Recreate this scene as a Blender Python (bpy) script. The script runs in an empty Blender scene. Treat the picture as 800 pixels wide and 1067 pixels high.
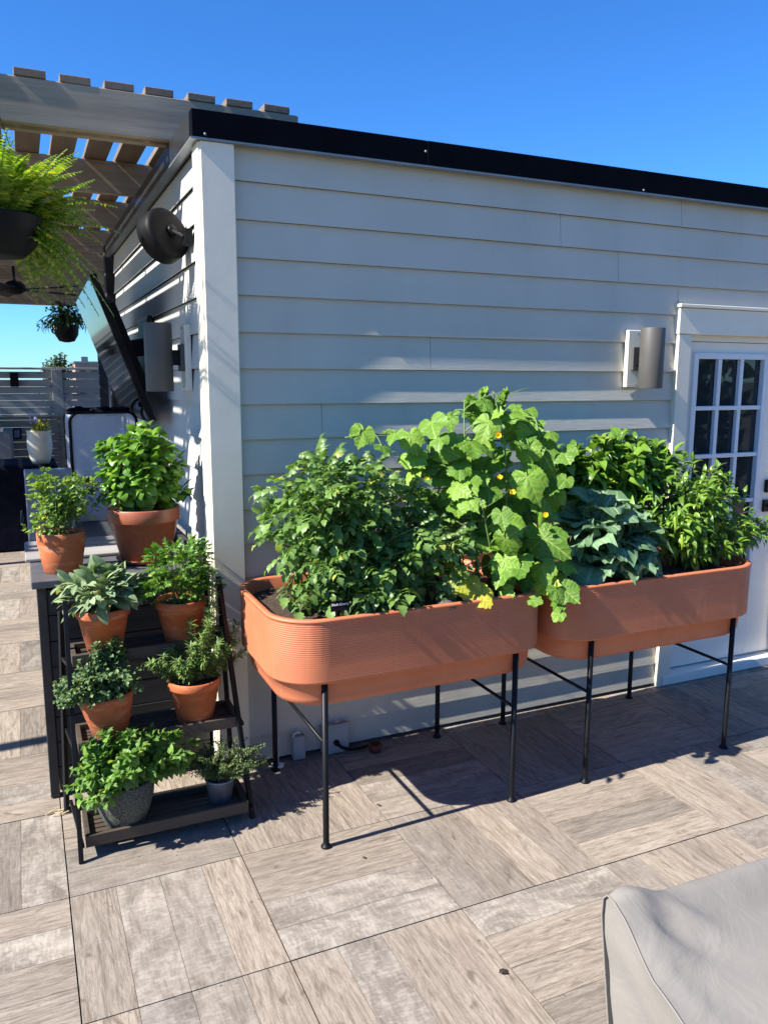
import bpy, math, random
import numpy as np
from mathutils import Vector, Matrix

S = bpy.context.scene
COL = S.collection
PI = math.pi
R = math.radians
rng = np.random.default_rng(7)

# ------------------------------------------------------------------ helpers
WO = {}


class MB:
    """collects shapes in world coordinates; build() links them as one mesh object"""

    def __init__(s):
        s.v, s.f, s.uv = [], [], []
        s.n = 0

    def add(s, V, F, UV=None):
        V = np.asarray(V, float)
        s.v.append(V)
        s.f += [tuple(int(i) + s.n for i in f) for f in F]
        s.uv.append(np.zeros((len(V), 2)) if UV is None else np.asarray(UV, float))
        s.n += len(V)

    def box(s, x0, x1, y0, y1, z0, z1):
        V = [(x, y, z) for z in (z0, z1) for y in (y0, y1) for x in (x0, x1)]
        s.add(V, [(0, 2, 3, 1), (4, 5, 7, 6), (0, 1, 5, 4), (2, 6, 7, 3), (0, 4, 6, 2), (1, 3, 7, 5)])

    def obox(s, c, ax, ay, az, hx, hy, hz):
        c = np.array(c, float)
        A = [np.array(a, float) / np.linalg.norm(a) for a in (ax, ay, az)]
        V = [c + A[0] * x * hx + A[1] * y * hy + A[2] * z * hz for z in (-1, 1) for y in (-1, 1) for x in (-1, 1)]
        s.add(V, [(0, 2, 3, 1), (4, 5, 7, 6), (0, 1, 5, 4), (2, 6, 7, 3), (0, 4, 6, 2), (1, 3, 7, 5)])

    def bar(s, p, q, w, h, up=(0, 0, 1)):
        p, q = np.array(p, float), np.array(q, float)
        d = q - p
        L = np.linalg.norm(d)
        d /= L
        a = np.cross(d, np.array(up, float))
        if np.linalg.norm(a) < 1e-3:
            a = np.cross(d, np.array((0, 1., 0)))
        a /= np.linalg.norm(a)
        b = np.cross(a, d)
        s.obox((p + q) / 2, a, d, b, w / 2, L / 2, h / 2)

    def tube(s, P, r, n=8, cap=True):
        P = np.asarray(P, float)
        m = len(P)
        r = np.full(m, r, float) if np.isscalar(r) else np.asarray(r, float)
        T = np.gradient(P, axis=0)
        T /= np.linalg.norm(T, axis=1)[:, None] + 1e-12
        ref = np.array((0, 0, 1.)) if abs(T[0][2]) < .9 else np.array((1., 0, 0))
        a = np.cross(T[0], ref)
        a /= np.linalg.norm(a)
        V = []
        for i in range(m):
            a = a - T[i] * (a @ T[i])
            a /= np.linalg.norm(a) + 1e-12
            b = np.cross(T[i], a)
            for k in range(n):
                t = 2 * PI * k / n
                V.append(P[i] + r[i] * (a * math.cos(t) + b * math.sin(t)))
        F = [(i * n + k, i * n + (k + 1) % n, (i + 1) * n + (k + 1) % n, (i + 1) * n + k) for i in range(m - 1) for k in range(n)]
        if cap:
            F += [tuple(range(n - 1, -1, -1)), tuple((m - 1) * n + k for k in range(n))]
        s.add(V, F)

    def lathe(s, prof, c, n=40, close=False, wob=0, axis=None):
        """profile of (r, z) turned about the vertical (or axis) through c"""
        c = np.array(c, float)
        if axis is None:
            ax, ay, az = np.eye(3)
        else:
            az = np.array(axis, float)
            az /= np.linalg.norm(az)
            ax = np.cross(az, (0.3, 0.2, 1))
            ax /= np.linalg.norm(ax)
            ay = np.cross(az, ax)
        V, m = [], len(prof)
        for r, z in prof:
            for k in range(n):
                t = 2 * PI * k / n
                rr = r * (1 + wob * math.sin(3 * t + z * 9))
                V.append(c + ax * rr * math.cos(t) + ay * rr * math.sin(t) + az * z)
        F = [(i * n + k, i * n + (k + 1) % n, (i + 1) * n + (k + 1) % n, (i + 1) * n + k) for i in range(m - 1) for k in range(n)]
        F += [tuple(range(n - 1, -1, -1)), tuple((m - 1) * n + k for k in range(n))]
        s.add(V, F)

    def build(s, name, mat, parent=None, smooth=False, bevel=0, origin=None, kind=None):
        me = bpy.data.meshes.new(name)
        V = np.concatenate(s.v)
        if parent is not None:
            o0 = WO[parent.name]
        elif origin is not None:
            o0 = np.array(origin, float)
        else:
            o0 = np.zeros(3)
        me.from_pydata([], [], []) if False else None
        V = V - o0
        F = s.f
        me.vertices.add(len(V))
        me.vertices.foreach_set('co', V.astype(np.float32).ravel())
        tot = np.array([len(f) for f in F], np.int32)
        idx = np.array([i for f in F for i in f], np.int32)
        me.loops.add(len(idx))
        me.loops.foreach_set('vertex_index', idx)
        me.polygons.add(len(F))
        st = np.zeros(len(F), np.int32)
        st[1:] = np.cumsum(tot)[:-1]
        me.polygons.foreach_set('loop_start', st)
        me.polygons.foreach_set('loop_total', tot)
        me.polygons.foreach_set('use_smooth', np.full(len(F), smooth, bool))
        uvl = me.uv_layers.new(name='UVMap')
        UV = np.concatenate(s.uv)
        uvl.data.foreach_set('uv', UV[idx].astype(np.float32).ravel())
        me.update(calc_edges=True)
        me.validate()
        o = bpy.data.objects.new(name, me)
        COL.objects.link(o)
        if mat:
            me.materials.append(mat)
        WO[o.name] = o0
        if parent is not None:
            o.parent = parent
        else:
            o.location = o0
        if bevel:
            b = o.modifiers.new('bevel', 'BEVEL')
            b.width = bevel
            b.segments = 2
            b.limit_method = 'ANGLE'
            b.angle_limit = R(40)
            b.harden_normals = False
        if kind:
            o['kind'] = kind
        return o


def tag(o, label, cat, group=None):
    o['label'] = label
    o['category'] = cat
    if group:
        o['group'] = group
    return o


def thing(name, label, cat, loc, group=None):
    o = bpy.data.objects.new(name, None)
    o.empty_display_size = .05
    COL.objects.link(o)
    o.location = loc
    WO[o.name] = np.array(loc, float)
    return tag(o, label, cat, group)


# ------------------------------------------------------------------ materials
class NT:
    def __init__(s, name):
        s.m = bpy.data.materials.new(name)
        s.m.use_nodes = True
        s.t = s.m.node_tree
        s.b = s.t.nodes['Principled BSDF']
        s.out = s.t.nodes['Material Output']

    def n(s, typ, **kw):
        nd = s.t.nodes.new(typ)
        for k, v in kw.items():
            if k.startswith('i_'):
                key = k[2:]
                key = int(key) if key.isdigit() else key.replace('_', ' ')
                nd.inputs[key].default_value = v
            else:
                setattr(nd, k, v)
        return nd

    def l(s, a, b):
        s.t.links.new(a, b)

    def coords(s, scale=(1, 1, 1), kind='Object'):
        tc = s.n('ShaderNodeTexCoord')
        mp = s.n('ShaderNodeMapping')
        mp.inputs['Scale'].default_value = scale
        s.l(tc.outputs[kind], mp.inputs['Vector'])
        return mp.outputs['Vector']

    def noise(s, vec, scale, detail=4, rough=.55, dist=0):
        nd = s.n('ShaderNodeTexNoise')
        nd.inputs['Scale'].default_value = scale
        nd.inputs['Detail'].default_value = detail
        nd.inputs['Roughness'].default_value = rough
        nd.inputs['Distortion'].default_value = dist
        s.l(vec, nd.inputs['Vector'])
        return nd.outputs['Fac']

    def ramp(s, fac, stops):
        nd = s.n('ShaderNodeValToRGB')
        el = nd.color_ramp.elements
        while len(el) < len(stops):
            el.new(.5)
        for e, (p, c) in zip(el, stops):
            e.position = p
            e.color = (*c, 1) if len(c) == 3 else c
        s.l(fac, nd.inputs['Fac'])
        return nd.outputs['Color']

    def mix(s, fac, a, b, mode='MIX'):
        nd = s.n('ShaderNodeMix', data_type='RGBA', blend_type=mode)
        for sock, v in ((nd.inputs[0], fac), (nd.inputs[6], a), (nd.inputs[7], b)):
            if hasattr(v, 'links'):
                s.l(v, sock)
            elif isinstance(v, (int, float)):
                sock.default_value = v
            else:
                sock.default_value = (*v, 1)
        return nd.outputs[2]

    def math(s, op, a, b=0.):
        nd = s.n('ShaderNodeMath', operation=op)
        for sock, v in ((nd.inputs[0], a), (nd.inputs[1], b)):
            if hasattr(v, 'links'):
                s.l(v, sock)
            else:
                sock.default_value = v
        return nd.outputs[0]

    def bump(s, h, strength=.3, dist=.002):
        nd = s.n('ShaderNodeBump')
        nd.inputs['Strength'].default_value = strength
        nd.inputs['Distance'].default_value = dist
        s.l(h, nd.inputs['Height'])
        s.l(nd.outputs['Normal'], s.b.inputs['Normal'])

    def color(s, c):
        if hasattr(c, 'links'):
            s.l(c, s.b.inputs['Base Color'])
        else:
            s.b.inputs['Base Color'].default_value = (*c, 1)


def plain(name, c, rough=.5, metal=0, var=.12, scale=8, bump=0, bscale=60, bdist=.001):
    t = NT(name)
    v = t.coords()
    f = t.noise(v, scale, 5)
    lo = tuple(x * (1 - var) for x in c)
    hi = tuple(min(1, x * (1 + var)) for x in c)
    t.color(t.ramp(f, [(.3, lo), (.7, hi)]))
    t.b.inputs['Roughness'].default_value = rough
    t.b.inputs['Metallic'].default_value = metal
    if bump:
        t.bump(t.noise(v, bscale, 4), bump, bdist)
    return t.m


def wood(name, dark, light, axis, rough=.75, bump=.35):
    t = NT(name)
    sc = [26, 26, 26]
    sc[axis] = 1.3
    v = t.coords(tuple(sc))
    f = t.noise(v, 1.0, 7, .62, .6)
    f2 = t.noise(t.coords(), 1.7, 3)
    c = t.ramp(f, [(.28, dark), (.72, light)])
    c = t.mix(.45, c, t.ramp(f2, [(.3, tuple(x * .8 for x in dark)), (.75, tuple(min(1, x * 1.1) for x in light))]))
    sc2 = [6, 6, 6]
    sc2[axis] = 1.0
    k = t.noise(t.coords(tuple(sc2)), 1.6, 2, .5, 1.5)
    c = t.mix(t.ramp(k, [(.66, (0, 0, 0)), (.74, (.6, .6, .6))]), c, tuple(x * .45 for x in dark))
    t.color(c)
    t.b.inputs['Roughness'].default_value = rough
    t.bump(f, bump, .003)
    return t.m


def leafmat(name, dark, light, rib=None, trans=.3, rough=.45, tr=None, veins=0, spec=.4, dead=0):
    t = NT(name)
    geo = t.n('ShaderNodeNewGeometry')
    c = t.ramp(geo.outputs['Random Per Island'], [(0, tuple(x * .8 for x in dark)), (.35, dark), (.8, light), (.95, tuple(min(1, x * 1.15) for x in light)), (.985, (light[0] * 1.9, light[1] * 1.2, light[2] * .9))])
    v = t.coords()
    f = t.noise(v, 30, 3)
    c = t.mix(t.ramp(f, [(.4, (0, 0, 0)), (.8, (.35, .35, .35))]), c, tuple(x * .65 for x in dark))
    uv = t.n('ShaderNodeUVMap')
    sx = t.n('ShaderNodeSeparateXYZ')
    t.l(uv.outputs['UV'], sx.inputs[0])
    d = t.math('ABSOLUTE', t.math('SUBTRACT', sx.outputs[0], .5))
    if rib is not None:
        c = t.mix(t.ramp(d, [(0.01, (.75, .75, .75)), (.05, (0, 0, 0))]), c, rib)
    if veins:
        w = t.math('SINE', t.math('MULTIPLY', t.math('SUBTRACT', sx.outputs[1], t.math('MULTIPLY', d, .9)), veins))
        vf = t.ramp(w, [(.90, (0, 0, 0)), (1, (.45, .45, .45))])
        c = t.mix(vf, c, rib or light)
        t.bump(t.math('ADD', w, t.noise(v, 120, 2)), .35, .0015)
    if dead:
        df = t.ramp(t.noise(v, 14, 4), [(.68, (0, 0, 0)), (.76, (dead, dead, dead))])
        c = t.mix(df, c, (.35, .30, .08))
    t.color(c)
    t.b.inputs['Roughness'].default_value = rough
    t.b.inputs['Specular IOR Level'].default_value = spec
    tb = t.n('ShaderNodeBsdfTranslucent')
    if tr is None:
        tr = (1.25, 1.3, .5)
    tc = t.mix(1.0, c, tuple(tr), 'MULTIPLY')
    t.l(tc, tb.inputs['Color'])
    mx = t.n('ShaderNodeMixShader')
    mx.inputs[0].default_value = trans
    t.l(t.b.outputs[0], mx.inputs[1])
    t.l(tb.outputs[0], mx.inputs[2])
    t.l(mx.outputs[0], t.out.inputs['Surface'])
    return t.m


def terracotta(name, c, c2, stain=.25, rough=.75):
    t = NT(name)
    oi = t.n('ShaderNodeObjectInfo')
    tc = t.n('ShaderNodeTexCoord')
    ad = t.n('ShaderNodeVectorMath', operation='ADD')
    t.l(tc.outputs['Object'], ad.inputs[0])
    t.l(t.math('MULTIPLY', oi.outputs['Random'], 41.), ad.inputs[1])
    v = ad.outputs[0]
    f = t.noise(v, 9, 5, .6)
    col = t.ramp(f, [(.3, c), (.7, c2)])
    col = t.mix(1.0, col, t.ramp(oi.outputs['Random'], [(0, (.86, .82, .8)), (1, (1.1, 1.12, 1.15))]), 'MULTIPLY')
    mp = t.n('ShaderNodeMapping')
    mp.inputs['Scale'].default_value = (9, 9, 26)
    t.l(v, mp.inputs['Vector'])
    s2 = t.noise(mp.outputs[0], 1.2, 5, .65)
    col = t.mix(t.ramp(s2, [(.52, (0, 0, 0)), (.68, (stain * 1.7,) * 3)]), col, (.62, .42, .30))
    s3 = t.noise(v, 90, 2)
    col = t.mix(t.ramp(s3, [(.62, (0, 0, 0)), (.75, (.25,) * 3)]), col, tuple(x * .5 for x in c))
    t.color(col)
    t.b.inputs['Roughness'].default_value = rough
    t.bump(t.noise(v, 140, 4), .25, .001)
    return t.m


M = {}
M['trim'] = plain('painted_trim', (.82, .75, .60), .5, var=.04, bump=.25, bscale=45)
M['black_metal'] = plain('black_metal', (.006, .0065, .008), .45, 0, bump=.1)
M['flash'] = plain('dark_flashing', (.003, .0035, .006), .6, 0, var=.3)
M['flash'].node_tree.nodes['Principled BSDF'].inputs['Specular IOR Level'].default_value = .04
M['flash_side'] = plain('dull_side_flashing', (.055, .058, .062), .28, .6, var=.3)
M['drip'] = plain('drip_edge', (.22, .24, .26), .4, .5)
M['door_white'] = plain('white_door_paint', (.84, .80, .71), .4, var=.03)
M['muntin'] = plain('muntin_paint', (.74, .76, .78), .35, var=.02)
M['grey_metal'] = plain('graphite_lamp', (.078, .074, .068), .55, 0, var=.10)
M['black_plastic'] = plain('black_plastic', (.009, .009, .010), .5, var=.2, bump=.1)
M['screen'] = plain('screen_glass', (.006, .007, .009), .05, var=.02)
M['screen'].node_tree.nodes['Principled BSDF'].inputs['Specular IOR Level'].default_value = .18
M['soil'] = plain('potting_soil', (.045, .028, .018), .95, var=.6, scale=60, bump=1, bscale=70, bdist=.01)
M['steel'] = plain('sky_tinted_brushed_steel', (.16, .22, .31), .35, .45, var=.05)  # blue of the reflected sky is put into the base colour
M['cover_black'] = plain('black_cover_cloth', (.005, .006, .013), .75, var=.3, bump=.3, bscale=6, bdist=.02)
for _k, _v in (('black_metal', .2), ('black_plastic', .1), ('cover_black', .05)):
    M[_k].node_tree.nodes['Principled BSDF'].inputs['Specular IOR Level'].default_value = _v
M['grey_box'] = plain('grey_cabinet', (.16, .17, .18), .5)
M['pipe_white'] = plain('white_pipe', (.62, .62, .58), .5)
M['outlet_grey'] = plain('outlet_grey', (.33, .34, .34), .55)
M['smear'] = plain('caulk_white', (.72, .74, .74), .6)
M['wood_dark'] = wood('stained_shelf_wood', (.030, .021, .014), (.095, .07, .048), 0)
M['beam'] = wood('weathered_beam', (.19, .145, .10), (.46, .375, .275), 0, bump=.4)
M['slat'] = wood('weathered_slat', (.115, .082, .058), (.245, .182, .13), 1)
M['post'] = wood('weathered_post', (.09, .08, .07), (.2, .18, .16), 2)
M['fence'] = wood('grey_fence_board', (.24, .24, .232), (.42, .42, .40), 0)
M['fence_low'] = wood('brown_fence_board', (.16, .13, .105), (.34, .29, .24), 0)
M['cab'] = wood('charcoal_board', (.013, .013, .014), (.036, .036, .038), 0, .7)
M['counter'] = plain('grey_counter', (.085, .088, .095), .5, var=.2, scale=14, bump=.1)
M['grey_wood'] = wood('pale_grey_board', (.20, .19, .18), (.36, .345, .33), 0)
M['terra'] = terracotta('terracotta_pot', (.33, .080, .022), (.43, .118, .034), .16)
M['terra_dark'] = terracotta('dark_terracotta', (.23, .062, .028), (.30, .088, .040), .06, .42)
def planter_mat():
    t = NT('terracotta_plastic')
    oi = t.n('ShaderNodeObjectInfo')
    tc = t.n('ShaderNodeTexCoord')
    ad = t.n('ShaderNodeVectorMath', operation='ADD')
    t.l(tc.outputs['Object'], ad.inputs[0])
    t.l(t.math('MULTIPLY', oi.outputs['Random'], 30.), ad.inputs[1])
    v = ad.outputs[0]
    f = t.noise(v, 4, 5, .6)
    c = t.ramp(f, [(.3, (.45, .135, .060)), (.7, (.51, .166, .078))])
    sp = t.noise(v, 34, 6, .7)
    c = t.mix(t.ramp(sp, [(.60, (0, 0, 0)), (.70, (.30,) * 3)]), c, (.30, .10, .045))
    mp = t.n('ShaderNodeMapping')
    mp.inputs['Scale'].default_value = (22, 22, 2.2)
    t.l(v, mp.inputs['Vector'])
    st = t.noise(mp.outputs[0], 1, 4, .6)
    c = t.mix(t.ramp(st, [(.60, (0, 0, 0)), (.78, (.32,) * 3)]), c, (.60, .30, .18))
    t.color(c)
    t.l(t.ramp(sp, [(.4, (.48,) * 3), (.7, (.68,) * 3)]), t.b.inputs['Roughness'])
    t.bump(t.noise(v, 120, 4), .10, .001)
    return t.m


M['planter'] = planter_mat()
M['galv'] = plain('galvanised_pot', (.20, .22, .25), .5, .6, var=.3, scale=20)
M['ceramic'] = plain('cream_ceramic', (.62, .59, .47), .35, var=.08, scale=20, bump=.5, bscale=26, bdist=.006)
M['brick'] = plain('far_brick', (.30, .20, .17), .9)
M['black_pot'] = plain('black_pot', (.008, .009, .011), .5)
M['black_pot'].node_tree.nodes['Principled BSDF'].inputs['Specular IOR Level'].default_value = .12
M['stem_green'] = plain('green_stem', (.11, .2, .04), .6)
M['stem_brown'] = plain('woody_stem', (.10, .07, .04), .8)
M['bark'] = plain('bark', (.09, .065, .045), .9, bump=.8, bscale=20, bdist=.02)
M['yellow'] = plain('yellow_petal', (.78, .58, .02), .5)
M['lav'] = plain('lavender_petal', (.45, .42, .7), .6)
M['ground'] = plain('city_ground', (.09, .10, .07), .95, var=.4, scale=.03)
M['subfloor'] = plain('dark_subfloor', (.02, .019, .018), .95)
M['lock'] = plain('bronze_lock', (.02, .02, .022), .35, .6)
M['red'] = plain('dull_red_plastic', (.12, .025, .015), .6)
M['dry'] = plain('dry_leaf', (.06, .04, .025), .8)
M['straw'] = plain('straw', (.5, .38, .2), .8)
M['white_text'] = plain('white_lettering', (.8, .8, .8), .6, var=0)


def speckled():
    t = NT('speckled_stone')
    v = t.coords()
    a = t.noise(v, 150, 2)
    b = t.noise(v, 12, 3)
    c = t.ramp(a, [(.35, (.028, .030, .025)), (.55, (.07, .074, .062)), (.70, (.20, .20, .175))])
    c = t.mix(t.ramp(b, [(.45, (0, 0, 0)), (.7, (.5,) * 3)]), c, (.10, .115, .07))
    t.color(c)
    t.b.inputs['Roughness'].default_value = .85
    t.bump(a, .6, .003)
    return t.m


M['stone'] = speckled()


def siding_mat(name, c, axis):
    t = NT(name)
    sc = [60, 60, 60]
    sc[axis] = 5
    f = t.noise(t.coords(tuple(sc)), 1, 5, .65, .8)
    g = t.noise(t.coords(), 2.3, 4)
    col = t.ramp(g, [(.3, tuple(x * .93 for x in c)), (.7, tuple(x * 1.05 for x in c))])
    stk = t.noise(t.coords((9, 9, .9)), 1, 4, .6)
    col = t.mix(t.ramp(stk, [(.55, (0, 0, 0)), (.8, (.22,) * 3)]), col, tuple(x * .72 for x in c))
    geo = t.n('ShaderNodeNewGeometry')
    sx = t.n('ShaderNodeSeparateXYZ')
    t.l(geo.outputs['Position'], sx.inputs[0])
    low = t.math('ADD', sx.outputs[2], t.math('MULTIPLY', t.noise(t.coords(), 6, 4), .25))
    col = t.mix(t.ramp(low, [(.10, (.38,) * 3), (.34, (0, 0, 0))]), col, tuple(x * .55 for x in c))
    vn = t.n('ShaderNodeTexVoronoi')
    vn.inputs['Scale'].default_value = 3.1
    t.l(t.coords(), vn.inputs['Vector'])
    col = t.mix(t.ramp(vn.outputs['Distance'], [(.012, (.55,) * 3), (.02, (0, 0, 0))]), col, tuple(x * .6 for x in c))
    t.color(col)
    t.b.inputs['Roughness'].default_value = .62
    h = t.math('ADD', f, t.math('MULTIPLY', t.noise(t.coords(), 7, 2), 1.2))
    t.bump(h, .5, .0022)
    return t.m


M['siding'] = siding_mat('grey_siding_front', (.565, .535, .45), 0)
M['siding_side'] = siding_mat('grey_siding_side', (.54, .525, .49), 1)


def glass_mat(name, tint=(.02, .025, .03), rough=.02):
    t = NT(name)
    t.color(tint)
    t.b.inputs['Roughness'].default_value = rough
    t.b.inputs['IOR'].default_value = 1.5
    return t.m


M['glass'] = glass_mat('dark_glazing')


def clear_plastic():
    t = NT('clear_plastic')
    t.color((.60, .66, .78))
    t.b.inputs['Roughness'].default_value = .22
    t.b.inputs['Alpha'].default_value = .62
    v = t.coords()
    t.bump(t.noise(v, 9, 3, .6, 1.5), .6, .02)
    return t.m


M['plastic'] = clear_plastic()


def cover_mat():
    t = NT('furniture_cover_cloth')
    v = t.coords()
    f = t.noise(v, 3, 3)
    t.color(t.ramp(f, [(.3, (.205, .190, .168)), (.7, (.24, .223, .198))]))
    t.b.inputs['Roughness'].default_value = .85
    t.b.inputs['Specular IOR Level'].default_value = .15
    w = t.noise(v, 420, 2)
    t.bump(t.math('ADD', t.math('MULTIPLY', t.noise(v, 9, 4, .5, .8), 2.2), t.math('MULTIPLY', w, .12)), .35, .008)
    return t.m


M['cover'] = cover_mat()


def floor_mat():
    t = NT('wood_look_porcelain')
    uv = t.n('ShaderNodeUVMap')
    # per plank randomness
    geo = t.n('ShaderNodeNewGeometry')
    rnd = geo.outputs['Random Per Island']
    at = t.n('ShaderNodeAttribute', attribute_name='distress')
    dis = at.outputs['Fac']
    comb = t.n('ShaderNodeCombineXYZ')
    t.l(t.math('MULTIPLY', rnd, 37.), comb.inputs[2])
    add = t.n('ShaderNodeVectorMath', operation='ADD')
    t.l(uv.outputs['UV'], add.inputs[0])
    t.l(comb.outputs[0], add.inputs[1])

    def mp(sc):
        m = t.n('ShaderNodeMapping')
        m.inputs['Scale'].default_value = sc
        t.l(add.outputs[0], m.inputs['Vector'])
        return m.outputs['Vector']
    grain = t.noise(mp((6.5, 100, 1)), 1, 12, .72, 1.0)
    band = t.noise(mp((2.6, 17, 1)), 1, 7, .62, 3.2)
    knot = t.noise(mp((5, 11, 1)), 1, 2, .5, 2.2)
    fine = t.noise(mp((26, 330, 1)), 1, 4, .7, .5)
    base = t.ramp(t.math('ADD', t.math('MULTIPLY', band, .42), t.math('MULTIPLY', grain, .58)),
                  [(.36, (.115, .094, .074)), (.45, (.225, .189, .153)), (.53, (.315, .270, .222)), (.66, (.39, .342, .287))])
    base = t.mix(t.ramp(knot, [(.66, (0, 0, 0)), (.76, (.8,) * 3)]), base, (.11, .085, .066))
    base = t.mix(t.ramp(fine, [(.46, (0, 0, 0)), (.64, (.62,) * 3)]), base, (.16, .132, .108))
    # saw-marked, whitewashed planks
    cross = t.noise(mp((95, 22, 1)), 1, 4, .7, .4)
    patch = t.noise(mp((6, 13, 1)), 1, 5, .7, .8)
    dcol = t.ramp(t.math('ADD', t.math('MULTIPLY', grain, .35), t.math('MULTIPLY', patch, .65)), [(.36, (.14, .12, .10)), (.62, (.32, .284, .243))])
    wm = t.ramp(t.math('ADD', t.math('MULTIPLY', cross, .62), t.math('MULTIPLY', patch, .38)), [(.49, (0, 0, 0)), (.61, (.55,) * 3)])
    dcol = t.mix(wm, dcol, (.43, .395, .345))
    pore = t.noise(mp((60, 420, 1)), 1, 2, .5)
    base = t.mix(t.ramp(pore, [(.62, (0, 0, 0)), (.70, (.55,) * 3)]), base, (.12, .096, .078))
    c = t.mix(dis, base, dcol)
    # tone of each plank
    tone = t.ramp(rnd, [(0, (.74, .74, .74)), (.35, (.92, .91, .90)), (.6, (1, .985, .965)), (1, (1.12, 1.10, 1.06))])
    c = t.mix(1.0, c, tone, 'MULTIPLY')
    wc = t.coords()
    dirt = t.noise(wc, 2.1, 5, .6)
    c = t.mix(t.ramp(dirt, [(.56, (0, 0, 0)), (.8, (.25,) * 3)]), c, (.16, .14, .12))
    specks = t.n('ShaderNodeTexVoronoi')
    specks.inputs['Scale'].default_value = 7.5
    t.l(wc, specks.inputs['Vector'])
    sp = t.ramp(specks.outputs['Distance'], [(.022, (.7,) * 3), (.05, (0, 0, 0))])
    c = t.mix(sp, c, (.06, .05, .04))
    t.color(c)
    t.l(t.ramp(grain, [(.3, (.75,) * 3), (.7, (.6,) * 3)]), t.b.inputs['Roughness'])
    t.b.inputs['Specular IOR Level'].default_value = .22
    t.bump(t.math('ADD', grain, t.math('MULTIPLY', fine, .5)), .22, .0015)
    return t.m


M['floor'] = floor_mat()

# leaf materials
M['l_tomato'] = leafmat('tomato_leaf', (.095, .185, .042), (.185, .315, .078), (.22, .34, .10), .33, .40)
M['l_cuke'] = leafmat('cucumber_leaf', (.115, .245, .024), (.20, .355, .038), (.36, .48, .11), .33, .5, veins=32, dead=.5)
M['l_yel'] = leafmat('yellowing_leaf', (.40, .42, .03), (.55, .52, .05), (.45, .5, .12), .35, .5, veins=32)
M['l_pepper'] = leafmat('pepper_leaf', (.095, .20, .022), (.19, .345, .042), (.24, .38, .08), .35, .33)
M['l_chili'] = leafmat('chili_leaf', (.10, .205, .025), (.20, .35, .05), (.24, .38, .08), .35, .35)
M['l_kale'] = leafmat('kale_leaf', (.10, .185, .088), (.19, .315, .16), (.38, .47, .30), .2, .42, (1.2, 1.4, .7), veins=26)
M['l_basil'] = leafmat('basil_leaf', (.085, .205, .022), (.17, .335, .040), (.2, .36, .06), .32, .3)
M['l_cil'] = leafmat('cilantro_leaf', (.14, .25, .04), (.28, .41, .09), None, .38, .5)
M['l_sage'] = leafmat('sage_leaf', (.16, .235, .105), (.27, .355, .185), (.33, .41, .24), .22, .7, (1.1, 1.15, .7))
M['l_parsley'] = leafmat('parsley_leaf', (.065, .165, .022), (.145, .29, .038), None, .3, .4)
M['l_oreg'] = leafmat('oregano_leaf', (.075, .145, .050), (.16, .25, .095), (.2, .28, .13), .28, .5)
M['l_rose'] = leafmat('rosemary_needle', (.12, .22, .06), (.26, .39, .12), None, .28, .5)
M['l_mint'] = leafmat('mint_leaf', (.085, .20, .028), (.18, .33, .055), (.24, .38, .1), .32, .4, veins=36)
M['l_thyme'] = leafmat('thyme_leaf', (.06, .105, .035), (.15, .215, .075), None, .25, .5)
M['l_fern'] = leafmat('fern_frond', (.12, .235, .020), (.31, .42, .045), None, .42, .5)
M['l_spider'] = leafmat('trailing_leaf', (.035, .07, .025), (.075, .125, .04), None, .3, .4)
M['l_podgreen'] = leafmat('pale_pepper_skin', (.22, .36, .04), (.30, .42, .06), None, .15, .25)
M['l_tree'] = leafmat('tree_leaf', (.05, .08, .02), (.13, .16, .04), None, .3, .6)
M['l_dry'] = leafmat('withered_leaf', (.12, .07, .035), (.22, .14, .07), None, .2, .7, (1, .9, .6))

# ------------------------------------------------------------------ leaf shapes (base at origin, axis +Y, face +Z)


def T_ovate(w=.55, peak=.4, fold=.2, droop=.35, nL=6, serr=0., ripple=0., q=1.0, cols=3, seed=0, cup=0.):
    rs = np.random.default_rng(seed)
    p = math.log(.5) / math.log(peak)
    V, UV, F = [], [], []
    y = z = 0
    ph = rs.uniform(0, 6)
    for i in range(nL + 1):
        t = i / nL
        a = droop * (t - .25) * 1.6
        if i:
            y += math.cos(a) / nL
            z -= math.sin(a) / nL
        h = w / 2 * max(0., math.sin(PI * min(1, max(0, t)) ** p)) ** q
        if i == 0:
            h = .012
        if i == nL:
            h = .004
        h *= 1 + serr * (1 if i % 2 else -1)
        for k in range(cols):
            u = 2 * k / (cols - 1) - 1
            zz = z + fold * abs(u) * h + ripple * math.sin(ph + i * 1.9 + (2.2 if u > 0 else 0)) * abs(u) ** 2 - cup * (u * u) * h
            V.append((u * h, y, zz))
            UV.append((.5 + .5 * u, t))
    for i in range(nL):
        for k in range(cols - 1):
            a = i * cols + k
            F.append((a, a + 1, a + cols + 1, a + cols))
    return np.array(V), F, np.array(UV)


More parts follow.
